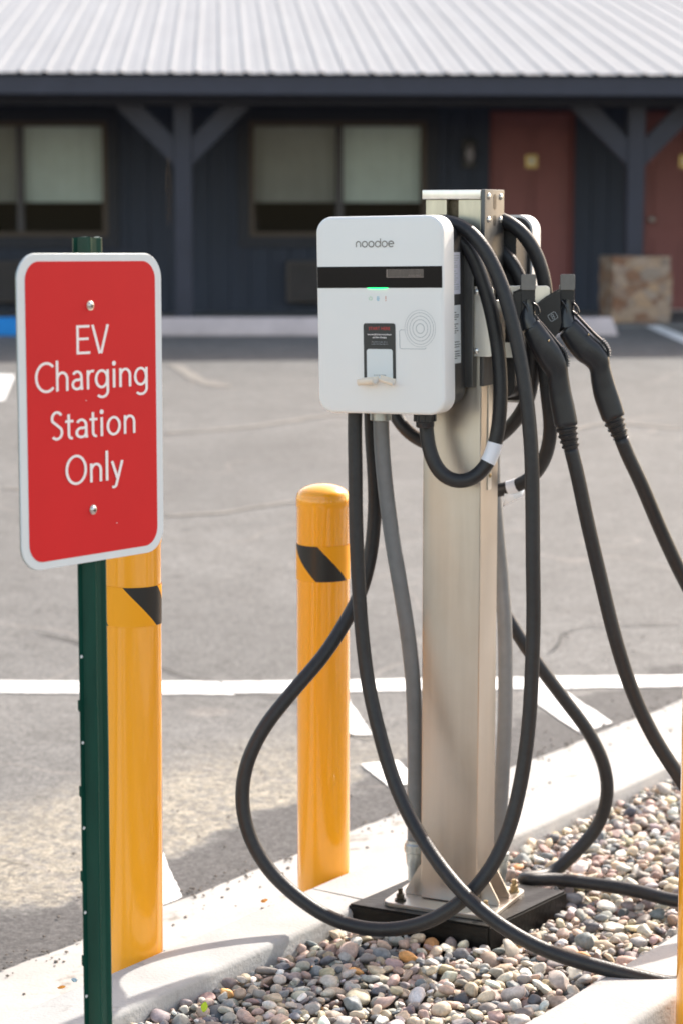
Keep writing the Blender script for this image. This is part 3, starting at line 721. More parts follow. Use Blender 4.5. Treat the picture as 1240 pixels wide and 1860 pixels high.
# ================================================================== SIGN
su, sv, sn = [None] * 3
def frame(phi, roll, tilt):
    u = Vector((math.cos(phi), -math.sin(phi), 0)); v = Vector((0, 0, 1)); n = u.cross(v)
    v2 = v * math.cos(tilt) - n * math.sin(tilt); u3 = u * math.cos(roll) + v2 * math.sin(roll); v3 = -u * math.sin(roll) + v2 * math.cos(roll)
    return u3, v3, u3.cross(v3)
def mtx(u, v, n, c):
    m = Matrix.Identity(4)
    for i in range(3): m[i][0] = u[i]; m[i][1] = -n[i]; m[i][2] = v[i]; m[i][3] = c[i]
    return m
u, v, n = frame(-.9229, -.013, .0099); SC = Vector((-.3669, 3.1767, 1.189))
sg = empty('parking_sign', None, mtx=mtx(u, v, n, SC))
tag(sg, 'red and white EV Charging Station Only sign on a green post', 'sign')
bm = bmesh.new(); plate(bm, rrect_pts(.3048, .4572, .038, 12), 0, .0022, .0005, 1); obj('sign_panel', bm, 'sign_white', sg, True, 40)
bm = bmesh.new(); plate(bm, rrect_pts(.3056, .4580, .0384, 12), .0024, .0036); obj('panel_back', bm, 'aluminium_edge', sg)
bm = bmesh.new(); plate(bm, rrect_pts(.2752, .4345, .028, 12), -.0004, .0002); obj('red_field', bm, 'sign_red', sg)
bm = bmesh.new(); kx, kz = .000284, .000193; yi = -.00052
def put(ch, x0, x1, base):
    global yi
    wd_, st = glyph(ch); sx = (x1 - x0) / wd_
    for s_ in st:
        closed = ch in 'Oog' and abs(s_[0][0] - s_[-1][0]) < .01 and abs(s_[0][1] - s_[-1][1]) < .01
        if closed: s_ = s_[:-1]
        ribbon(bm, s_, 19, yi, sx, kz, x0, base, closed); yi -= .00002
    if ch == 'i': disc(bm, x0 + 11 * sx, base + kz * 188, 15 * kx, yi, sz=.85)
row = lambda b_, items: [put(c, x0, x1, b_) for c, x0, x1 in items]
row(.0815, [("E", -.0350, -.0062), ("V", -.0032, .0342)])
row(.0293, [("C", -.1209, -.0831), ("h", -.0785, -.053), ("a", -.0468, -.0223), ("r", -.0147, .0017), ("g", .0023, .0332), ("i", .0405, .0472), ("n", .055, .0815), ("g", .0874, .1187)])
row(-.0418, [("S", -.092, -.0651), ("t", -.0618, -.0425), ("a", -.0406, -.0139), ("t", -.0109, .0082), ("i", .0125, .0188), ("o", .026, .0571), ("n", .0636, .0892)])
row(-.1092, [("O", -.0624, -.0173), ("n", -.011, .0149), ("l", .0222, .0289), ("y", .0341, .061)])
obj('lettering', bm, 'letter_white', sg)
for z_ in (.1526, -.1502):
    x_ = -.005; bm = bmesh.new(); cyl(bm, (x_, .004, z_), (x_, -.0014, z_), .0074, n=24)
    bmesh.ops.create_uvsphere(bm, u_segments=20, v_segments=10, radius=.0058, matrix=Matrix.Translation((x_, -.0014, z_)) @ Matrix.Diagonal((1, .6, 1, 1)))
    bo = obj('bolt', bm, 'zinc', sg, True)
    bm = bmesh.new(); box(bm, (x_ - .0034, -.0055, z_ - .0006), (x_ + .0034, -.0046, z_ + .0006)); box(bm, (x_ - .0006, -.00545, z_ - .0034), (x_ + .0006, -.0047, z_ + .0034)); obj('screw_slot', bm, 'bolt_dark', bo)
# tiny chips in the red film
for x_, z_ in ((-.018, .0135), (.045, -.175)):
    bm = bmesh.new(); ribbon(bm, [(x_, z_), (x_ + .003, z_ - .0008)], .0008, -.00055); obj('scratch', bm, 'sign_white', sg)
# rolled steel U-channel post
def post():
    pf = [(-.0285, .020), (-.0195, .020), (-.0178, .017), (-.0150, .004), (-.0135, .0018), (-.011, .0008), (-.0085, .0016), (-.005, .0046), (.005, .0046), (.0085, .0016), (.011, .0008), (.0135, .0018), (.0150, .004), (.0178, .017), (.0195, .020), (.0285, .020)]
    th = .0032; inner = [(x * .93, y + th) for x, y in pf][::-1]; ring = pf + inner
    top = 1.433 - 1.189 + .008; bot = -1.50; bm = bmesh.new(); nz = 90; rows = []
    for k in range(nz + 1):
        z = bot + (top - bot) * k / nz; rr = []
        for i, (x, y) in enumerate(ring):
            q = Vector((x * 30, y * 30, z * 6)); zz = z + (noise.noise(Vector((x * 130, y * 60, 1))) * .0035 if k == nz else 0)
            rr.append(bm.verts.new((x + .015 + noise.noise(q) * .0005, y + .004, zz)))
        rows.append(rr)
    m_ = len(ring)
    for a, b in zip(rows, rows[1:]):
        for i in range(m_): bm.faces.new((a[i], a[(i + 1) % m_], b[(i + 1) % m_], b[i]))
    for r_ in (rows[0], rows[-1]):
        h = m_ // 2
        for i in range(h - 1): bm.faces.new((r_[i], r_[i + 1], r_[m_ - 2 - i], r_[m_ - 1 - i]))
    return bm
p_ = obj('post', post(), 'green_paint', sg, True, 30)
for k in range(9):            # punched lugs along the left flange
    bm = bmesh.new(); z = -.44 - k * .1325; prism(bm, [(-0.0165, .0225, z), (-0.0132, .0225, z - .002), (-0.0132, .0225, z - .020), (-0.0165, .0225, z - .016)], (0, .004, 0), bev=.0008)
    obj('lug', bm, 'green_paint', p_)
for k in range(10): 
    z = -.375 - k * .1325; bm = bmesh.new(); cyl(bm, (-.0095, .0239, z), (-.0095, .0230, z), .0024, n=14)
    obj('punched_hole', bm, 'paint_white', p_)

# ================================================================== BOLLARDS
BR = .0590
def bollard(loc, yaw, lab, lean=(0, 0)):
    o = empty('bollard', loc, (lean[0], lean[1], 0)); H_ = .885 + .17
    bm = bmesh.new(); lathe(bm, [(BR, 0), (BR, H_ - .052), (BR + .0012, H_ - .050), (BR + .0012, H_ - .030), (BR, H_ - .0275)], 64); obj('sleeve', bm, 'yellow_sleeve', o, True, 50)
    bm = bmesh.new(); pr = [(BR - .0003, H_ - .0274)] + [((BR - .0003) * math.cos(R(a)), H_ - .0274 + .0274 * math.sin(R(a))) for a in range(8, 88, 8)] + [(.002, H_)]; lathe(bm, pr, 64); obj('dome_cap', bm, 'yellow_sleeve', o, True, 60)
    bm = bmesh.new(); uvl = bm.loops.layers.uv.new("UVMap"); n_ = 96; z0, z1 = .672 + .17, .751 + .17; r_ = BR + .0007; a_ = []; c_ = []
    for i in range(n_ + 1):
        t = 2 * math.pi * i / n_ + yaw; a_.append(bm.verts.new((r_ * math.sin(t), -r_ * math.cos(t), z0))); c_.append(bm.verts.new((r_ * math.sin(t), -r_ * math.cos(t), z1)))
    for i in range(n_):
        f = bm.faces.new((a_[i], a_[i + 1], c_[i + 1], c_[i]))
        for l_, uu, vv in zip(f.loops, (i, i + 1, i + 1, i), (0, 0, 1, 1)): l_[uvl].uv = (uu / n_ * 2, vv)
    obj('reflective_tape', bm, 'tape', o, True, 0)
    tag(o, lab, 'bollard', 'yellow bollards around the charging station'); return o
bollard((-.041, 4.745, -.172), R(-15), 'domed yellow bollard with black tape diagonals standing between the red sign and the charger', )
bollard((-.4225, 4.215, -.172), R(60), 'yellow bollard half hidden behind the red sign and its green post', (0, R(.35)))
bollard((.689, 3.885, -.172), R(10), 'yellow bollard cut off at the right edge in front of the cables')

# ================================================================== TIMBER BLOCK + PEDESTAL
PM = Matrix.Rotation(-PHI, 4, 'Z')
blk = empty('timber_block', (BLK.x, BLK.y, -.10))
tag(blk, 'black painted square timber block under the steel charger pedestal', 'block')
bm = bmesh.new(); prism(bm, [(x - BLK.x, y - BLK.y, 0) for x, y in BQ], (0, 0, .107), bev=.004)
bmesh.ops.triangulate(bm, faces=bm.faces[:]); bmesh.ops.subdivide_edges(bm, edges=bm.edges[:], cuts=4, use_grid_fill=True)
for v_ in bm.verts: v_.co += Vector((noise.noise(v_.co * 20), noise.noise(v_.co * 20 + Vector((9, 0, 0))), noise.noise(v_.co * 14 + Vector((0, 9, 0))))) * .0013
obj('slab', bm, 'wood_black', blk)

ped = empty('charger_pedestal', (PED.x, PED.y, .0075), (0, 0, -PHI))
tag(ped, 'brushed steel pedestal column that carries the two wall chargers', 'pedestal')
pw, pd = .130, .100; PT = D(865, 345, 4.43).z - .0075
bm = bmesh.new(); lip = .016                        # open front channel above the tube
box(bm, (-pw / 2, -pd / 2, .010), (pw / 2, pd / 2, PT - .125), .004, 3); obj('column', bm, 'steel', ped, True, 30)
zt0 = PT - .123
bm = bmesh.new(); box(bm, (-pw / 2 + .002, -pd / 2 + .004, zt0), (-.0165, pd / 2 - .004, PT - .019), .0012); box(bm, (.0095, -pd / 2 + .004, zt0), (pw / 2 - .006, pd / 2 - .004, PT - .019), .0012); hs = obj('channel_face', bm, 'strut_metal', ped)
bm = bmesh.new(); box(bm, (-.0162, -pd / 2 + .02, zt0), (.0092, pd / 2 - .006, PT - .02)); obj('channel_slot', bm, 'bolt_dark', hs)
bm = bmesh.new(); box(bm, (-pw / 2 - .003, -pd / 2 - .004, PT - .0185), (pw / 2 - .0035, pd / 2 + .004, PT), .0018, 2); obj('top_cap', bm, 'steel_bright', ped, True, 30)
# folded side flange with keyhole slots and screws
bm = bmesh.new(); xs_ = pw / 2 - .0032; box(bm, (xs_ + .0005, -pd / 2 - .0045, PT - .40), (xs_ + .0095, pd / 2 + .0045, PT + .001), .002, 2); sf = obj('side_flange', bm, 'steel_dark', ped, True, 30)
xf = xs_ + .0098
for z_, hh in ((-.020, .026), (-.058, .018), (-.128, .014)):
    bm = bmesh.new(); pts = rrect_pts(.015, hh * 1.2, .0072, 8, 0, PT + z_ - .004); bm.faces.new([bm.verts.new((xf + .0002, x, z)) for x, z in pts]); obj('keyhole', bm, 'holster_black', sf)
for y_, z_ in ((-.034, -.013), (.034, -.013), (-.034, -.060), (.034, -.060)):
    bm = bmesh.new(); bmesh.ops.create_uvsphere(bm, u_segments=18, v_segments=10, radius=.0068, matrix=Matrix.Translation((xf, y_, PT + z_)) @ Matrix.Diagonal((.55, 1, 1, 1))); obj('screw', bm, 'zinc', sf, True)
# slotted strap on the right face lower down
bm = bmesh.new(); plate(bm, rrect_pts(.020, .30, .005, 5, -.004, PT - .47), 0, .002, mtx=Matrix.Translation((pw / 2 + .0025, 0, 0)) @ Matrix.Rotation(R(90), 4, 'Z')); st_ = obj('strap', bm, 'steel_bright', ped)
for z_ in (-.395, -.59):
    bm = bmesh.new(); bmesh.ops.create_uvsphere(bm, u_segments=14, v_segments=8, radius=.0048, matrix=Matrix.Translation((pw / 2 + .003, -.004, PT + z_)) @ Matrix.Diagonal((.6, 1, 1, 1))); obj('screw', bm, 'bolt_brass', st_, True)
# base plate, gussets, anchors
bm = bmesh.new(); plate(bm, rrect_pts(.25, .215, .02, 8, -.006), -.009, -.0003, .001, 1, Matrix.Rotation(R(-90), 4, 'X')); obj('base_plate', bm, 'steel', ped, True, 30)
gx, gy = pw / 2, pd / 2
for i, (x_, y_, dx, dy) in enumerate(((-gx, -.03, -1, 0), (-gx, .03, -1, 0), (gx, -.03, 1, 0), (gx, .03, 1, 0), (-.04, -gy, 0, -1), (.04, -gy, 0, -1))):
    bm = bmesh.new(); L_, H_ = .042, .068; o1 = Vector((x_, y_, .0095)) + Vector((dx, dy, 0)) * .0004; dd = Vector((dx, dy, 0)); t_ = Vector((dy, dx, 0)) * .0055
    if i > 3: H_ = .0; bm.free(); continue
    prism(bm, [o1, o1 + dd * L_, o1 + dd * L_ + Vector((0, 0, .008)), o1 + dd * .008 + Vector((0, 0, H_)), o1 + Vector((0, 0, H_))], t_, bev=.0008); obj('gusset', bm, 'steel', ped)
for x_, y_, m_ in ((-.098, -.083, 'bolt_dark'), (.098, -.083, 'bolt_brass'), (.100, .080, 'bolt_brass'), (-.098, .083, 'bolt_dark')):
    bm = bmesh.new(); cyl(bm, (x_, y_, .0093), (x_, y_, .0125), .0125, n=24); cyl(bm, (x_, y_, .0128), (x_, y_, .0235), .0095, n=6); cyl(bm, (x_, y_, .0237), (x_, y_, .036), .0052, n=16)
    bmesh.ops.bevel(bm, geom=bm.edges[:], offset=.0005, segments=1, affect='EDGES'); obj('anchor_bolt', bm, m_, ped)

# ================================================================== CHARGERS
CW, CHH = .2776, .3958; CY = .054; BDP = .074
def charger(m4, lab, detail=True):
    o = empty('wall_charger', None, mtx=m4); tag(o, lab, 'charger', 'white wall chargers on the pedestal')
    bm = bmesh.new(); plate(bm, rrect_pts(CW + .003, CHH + .003, .034, 16), 0, CY, .007, 5); cv = obj('cover', bm, 'cover_white', o, True, 40)
    bm = bmesh.new(); plate(bm, rrect_pts(CW - .014, CHH - .024, .03, 12), CY + .0005, CY + BDP, .001, 1); b2 = bmesh.new()
    plate(b2, rrect_pts(CW - .004, CHH - .008, .03, 12), CY + .0004, CY + .006); join(bm, b2); hb = obj('housing', bm, 'housing_black', o, True, 40)
    sx0, sx1, sz0, sz1 = -.1372, .1372, .0555, .0986
    bm = bmesh.new(); box(bm, (sx0, -.0007, sz0), (sx1, .001, sz1), .0004, 1); ds = obj('display_strip', bm, 'gloss_black', o)
    bm = bmesh.new(); plate(bm, [(.0168, .0767), (.0980, .0767), (.0980, .0924), (.0168, .0924)], -.0012, -.0008); sc2 = obj('screen', bm, 'lcd', ds)
    bm = bmesh.new(); ribbon(bm, [(.0172, .0767), (.098, .0767)], .0013, -.0014); ribbon(bm, [(.0172, .0924), (.098, .0924)], .0005, -.0014); ribbon(bm, [(.018, .0767), (.018, .0924)], .003, -.00142); obj('screen_frame', bm, 'lcd_frame', sc2)
    if not detail:
        return o
    join_b = text_mesh("AVAILABLE", .0055, -.00135, .078, .0785); obj('screen_text', join_b, 'lcd_frame', sc2)
    bm = bmesh.new(); pts = [(-.0266 + .0473 * k / 16, .0556 - .0022 * math.sin(math.pi * k / 16) ** .5) for k in range(17)] + [(.0207 - .0473 * k / 16, .0562) for k in range(17)]
    plate(bm, pts, -.0014, -.0005); obj('status_light', bm, 'led_green', o)
    # logo word in round monoline letters
    bm = bmesh.new(); zb = .1378; r = .0056; x = -.0508; y_ = -.0006; sw = .0022; q = [y_]
    def rb(p, closed=False):
        q[0] -= .00003; ribbon(bm, p, sw, q[0], closed=closed)
    def olet(cx): rb(arc(cx, zb + r, r, r, 0, 360, 28)[:-1], True)
    rb([(x + .0011, zb), (x + .0011, zb + r)] + arc(x + .0011 + .0048, zb + r, .0048, r, 180, 0, 16)[1:] + [(x + .0107, zb)])
    olet(x + .0200); olet(x + .0345); olet(x + .0490); rb([(x + .0548, zb + .0002), (x + .0548, zb + .0166)]); olet(x + .0640)
    rb([(x + .0728, zb + r), (x + .0835, zb + r + .0004)] + arc(x + .0783, zb + r, r, r, 12, 318, 26))
    obj('logo', bm, 'print_logo', o)
    # small indicator symbols
    bm = bmesh.new(); ribbon(bm, arc(-.0193, .0346, .0034, .0034, 120, 420, 16), .0009, -.0006); ribbon(bm, [(-.0193, .0350), (-.0193, .0392)], .0009, -.00065); obj('power_symbol', bm, 'icon_green', o)
    bm = bmesh.new(); ribbon(bm, [(-.0052, .0320), (-.0004, .0320), (-.0004, .0345), (-.0052, .0345)], .0009, -.0006, closed=True); ribbon(bm, [(-.0046, .0345), (-.0046, .0380), (-.0010, .0380), (-.0010, .0345)], .0009, -.00065); ribbon(bm, [(-.0052, .0300), (-.0004, .0300)], .001, -.0006); obj('lock_symbol', bm, 'icon_blue', o)
    bm = bmesh.new(); ribbon(bm, [(.0142, .0325), (.0142, .0390)], .0014, -.0006); disc(bm, .0142, .0302, .0010, -.0006); obj('alert_symbol', bm, 'icon_red', o)
    # contactless reader mark
    bm = bmesh.new(); cx, cz = .0889, -.0257; yy = -.0006
    for r_, w_ in ((.0088, .0012), (.0162, .0010), (.0228, .0009), (.0288, .0008), (.0335, .0006)): ribbon(bm, arc(cx, cz, r_, r_ * 1.1, 0, 360, 56)[:-1], w_, yy, closed=True); yy -= .00003
    ribbon(bm, [(.0545, -.0285), (.0475, -.0285)] + arc(.0475, -.0325, .0040, .0040, 90, 180, 6)[1:] + [(.0440, -.0620)] + arc(.0485, -.0620, .0045, .0045, 180, 270, 6)[1:] + [(.0975, -.0665)] + arc(.0975, -.0625, .004, .004, 270, 350, 6)[1:], .0010, yy)
    obj('reader_mark', bm, 'print_grey', o)
    # instruction label, its lower end peeled and curled forward
    bm = bmesh.new(); pts = rrect_pts(.0705, .114, .005, 5, -.0008, -.0725); plate(bm, pts, -.0009, -.0004); lb = obj('instruction_label', bm, 'label_black', o)
    bm = text_mesh("START HERE", .0086, -.0012, -.0008, -.0288, thin=.0001); obj('label_heading', bm, 'label_red', lb)
    bm = text_mesh("Scan the QR Code to Start/Pause", .00385, -.0012, -.0008, -.0393, thin=.00012); join(bm, text_mesh("and Start Charging", .0040, -.0012, -.0008, -.0452, thin=.00012)); obj('label_text', bm, 'letter_white', lb)
    bm = text_mesh("Download the app, call or", .0033, -.0012, -.0008, -.0540); join(bm, text_mesh("contact the station help line", .0033, -.0012, -.0008, -.0583)); obj('label_small_text', bm, 'print_grey', lb)
    bm = bmesh.new(); plate(bm, rrect_pts(.0575, .064, .005, 5, -.0008, -.0995), -.0012, -.0010); qp = obj('white_panel', bm, 'label_panel', lb)
    join_b = text_mesh("Station ID: 210306", .0036, -.0014, -.0008, -.1215); obj('station_text', join_b, 'print_dark', qp)
    def curl(x0, x1, m_, sk, rad, turns, zc, torn):
        bm = bmesh.new(); rows = []
        for k in range(19):
            a_ = k / 18 * turns; rr = rad * (1 - .18 * k / 18); row = []
            for j in range(9):
                f = j / 8; x = x0 + (x1 - x0) * f; e = (noise.noise(Vector((x * 190, 4, torn))) * .004) if k == 18 else 0
                row.append((x + sk * k / 18, -.0012 - rr * (1 - math.cos(a_)) * (1 + .25 * f), zc - rr * math.sin(a_) * 1.0 - .0022 * k / 18 * 3 + e + (f - .5) * torn * .004))
            rows.append(row)
        shell(bm, rows); ob = obj('peeled_flap', bm, m_, lb, True, 0); md = ob.modifiers.new('thickness', 'SOLIDIFY'); md.thickness = .0004
    curl(-.0410, -.0030, 'paper_beige', -.001, .0130, 3.6, -.1245, 1)
    curl(.0015, .0340, 'paper_beige', .003, .0105, 3.3, -.1235, -2)
    # side stickers on the housing's right flank
    xs2 = (CW - .014) / 2 + .0004
    for z0_, z1_, m_, seed in ((.040, .1245, 'label_sticker', 1), (-.1000, .0180, 'label_panel', 2)):
        bm = bmesh.new(); box(bm, (xs2 - .0003, CY + .010, z0_), (xs2 + .0003, CY + .052, z1_), .0001, 1); stt = obj('rating_label', bm, m_, hb)
        bm = bmesh.new(); rs = random.Random(seed); z = z1_ - .006; first = True
        while z > z0_ + .006:
            hgt = .0045 if first and seed == 2 else .0016; wl = rs.uniform(.014, .036) if not first else .034
            if rs.random() < .88: box(bm, (xs2 + .0003, CY + .013, z - hgt), (xs2 + .0005, CY + .013 + wl, z))
            z -= hgt + rs.uniform(.0022, .0036); first = False
        obj('fine_print', bm, 'print_dark' if seed == 2 else 'print_grey', stt)
    return o
u, v, n = frame(.445, .0168, -.0008)
CC = Vector((.0765, 4.35, 1.2737)); chA = charger(mtx(u, v, n, CC), 'white wall charger facing the viewer with black display strip and contactless mark')
# the twin on the far side, seen from behind
CBp = PED + EY * .2 + EX * (-.040); mB = mtx(-EX, Vector((0, 0, 1)), EY, Vector((CBp.x, CBp.y, 1.276)))
chB = charger(mB, 'second wall charger on the far side of the pedestal, mostly hidden, dark back showing', False)
# backing brackets between pedestal and chargers
for nm, k0, k1, xo in (('charger_bracket', -.0730, -.0505, -.02), ('charger_bracket', .0505, .0725, -.02)):
    bm = bmesh.new(); zc = 1.2737 - .0075
    box(bm, (xo - .075, k0, zc - .15), (xo + .075, k1, zc + .17), .002); obj(nm, bm, 'steel_dark', ped)

# cable glands under the charger
def gland(o, x, y, z):
    bm = bmesh.new(); prof = [(.0215, .006), (.0215, -.012), (.019, -.0135), (.019, -.022), (.0165, -.025)]; lathe(bm, prof[::-1], 24, (x, y, z))
    for k in range(10):
        a_ = k / 10 * 6.283; box(bm, (-.002, -.002, -.012), (.002, .002, .004), .0004, 1, Matrix.Translation((x + .0215 * math.cos(a_), y + .0215 * math.sin(a_), z)))
    return obj('cable_gland', bm, 'gun_plastic', o, True, 40)
gland(chA, .0735, .055, -.2050)

# ================================================================== HOLSTERS
def holster_arm():
    """nickel plates bolted to the pedestal that carry the two connector holsters"""
    bm = bmesh.new(); a = D(853, 520, 4.40); b = D(894, 648, 4.40)
    wdt = (b.x - a.x) * 1.06; hgt = a.z - b.z; c = (a + b) / 2
    m_ = Matrix.Translation(c) @ PM; plate(bm, rrect_pts(wdt, hgt, .008, 6), 0, .003, .0006, 1, m_)
    return bm, m_, wdt, hgt
hb_ = empty('connector_bracket', D(905, 590, 4.45)); tag(hb_, 'bright folded metal bracket on the pedestal that carries both black holsters', 'bracket'); hbi = Matrix.Translation(hb_.location).inverted()
def wobj(name, bm, m, root, **k):     # mesh given in world coordinates, stored relative to its thing
    bmesh.ops.transform(bm, matrix=Matrix.Translation(root.location).inverted(), verts=bm.verts); return obj(name, bm, m, root, **k)
bm, m_, wdt, hgt = holster_arm(); mp_ = wobj('mounting_plate', bm, 'steel_bright', hb_, smooth=True, angle=30)
for z_ in (.42, -.42):
    bm = bmesh.new(); bmesh.ops.create_uvsphere(bm, u_segments=16, v_segments=8, radius=.0062, matrix=m_ @ Matrix.Translation((-wdt * .22, -.001, z_ * hgt)) @ Matrix.Diagonal((1, .5, 1, 1)))
    s1_ = wobj('screw', bm, 'zinc', hb_, smooth=True)
bm = bmesh.new(); pa = D(897, 545, 4.42); pb = D(902, 650, 4.42)      # folded upright edge
box(bm, (0, 0, 0), (.0045, .05, pa.z - pb.z), .001, 1, Matrix.Translation((pa.x, pa.y - .01, pb.z)) @ PM)
pc1 = D(902, 622, 4.42); pd1 = D(932, 649, 4.42); plate(bm, rrect_pts(pd1.x - pc1.x, pc1.z - pd1.z, .004, 4), 0, .003, mtx=Matrix.Translation((pc1 + pd1) / 2 + Vector((0, -.008, 0))))
wobj('folded_edge', bm, 'steel_bright', hb_)
bm = bmesh.new(); pa = D(903, 519, 4.462); pb = D(998, 548, 4.462); plate(bm, rrect_pts(pb.x - pa.x, .050, .009, 6), 0, .004, .0006, 1, Matrix.Translation(((pa.x + pb.x) / 2, 4.462, pa.z - .025))); wobj('cross_arm', bm, 'steel_bright', hb_, smooth=True, angle=30)
# the arm leaves the pedestal beside the column
bm = bmesh.new(); sa = D(900, 560, 4.47); box(bm, (0, 0, -.03), (.004, .13, .03), .001, 1, Matrix.Translation(sa) @ PM); wobj('side_arm', bm, 'steel_dark', hb_)

def holster(dx, dy, Y, lab):
    """dx,dy: pixel shift against the right hand holster"""
    P_ = lambda x, y, yy=0.: D(x + dx, y + dy, Y + yy)
    o = empty('connector_holster', P_(1010, 560)); tag(o, lab, 'holster', 'black connector holsters beside the chargers')
    yo = -.020
    shape = ((925, 537), (945, 528), (947, 548), (954, 566), (958, 586), (950, 602), (932, 606), (925, 590)) if dx else ((1017, 527), (985, 545), (958, 566), (966, 592), (985, 614), (1002, 618), (1014, 604), (1019, 585), (1017, 560))
    near = [D(x, y, Y + (.005 if dx else yo)) for x, y in shape]
    bm = bmesh.new(); prism(bm, near, (0, .003, 0)); wobj('side_plate', bm, 'holster_black', o)
    bm = bmesh.new(); prism(bm, [p + Vector((.010, .040, .006)) for p in near], (0, .003, 0)); wobj('side_plate', bm, 'holster_black', o)
    bm = bmesh.new(); a, b = P_(1016, 545, .0), P_(1043, 545, .0); top = P_(1030, 498).z; mid = P_(1030, 527).z; w_ = b.x - a.x
    plate(bm, rrect_pts(w_, top - mid, .004, 5), 0, .0025, .0006, 1, Matrix.Translation(((a.x + b.x) / 2, Y - .001, (top + mid) / 2))); wobj('tab', bm, 'tab_metal', o, smooth=True, angle=30)
    bm = bmesh.new(); lo = P_(1030, 566).z
    box(bm, (a.x + .0008, Y + .0028, lo), (b.x - .0008, Y + .034, mid + .010), .002, 2); wobj('latch_box', bm, 'holster_black', o)
    # outlined connector pictogram on the side plate
    if dx: return o
    bm = bmesh.new(); sc_ = .0086; cc = D(1003, 575, Y + yo - .0008); rt = Matrix.Translation(cc) @ Matrix.Rotation(R(-32), 4, 'Y')
    b2 = bmesh.new(); ribbon(b2, rrect_pts(2 * sc_, 1.7 * sc_, .003, 4), .0010, 0, closed=True); ribbon(b2, arc(0, .0022, .0028, .0024, 0, 360, 14)[:-1], .0009, -.0001, closed=True); ribbon(b2, arc(0, -.0026, .0028, .0024, 0, 360, 14)[:-1], .0009, -.0001, closed=True); join(bm, b2, rt)
    wobj('pictogram', bm, 'print_grey', o)
    return o
holster(0, 0, 4.44, 'black connector holster with grey tab at the far right of the bracket')
holster(-71, 0, 4.350, 'black connector holster with grey tab nearer the pedestal, left of the other')

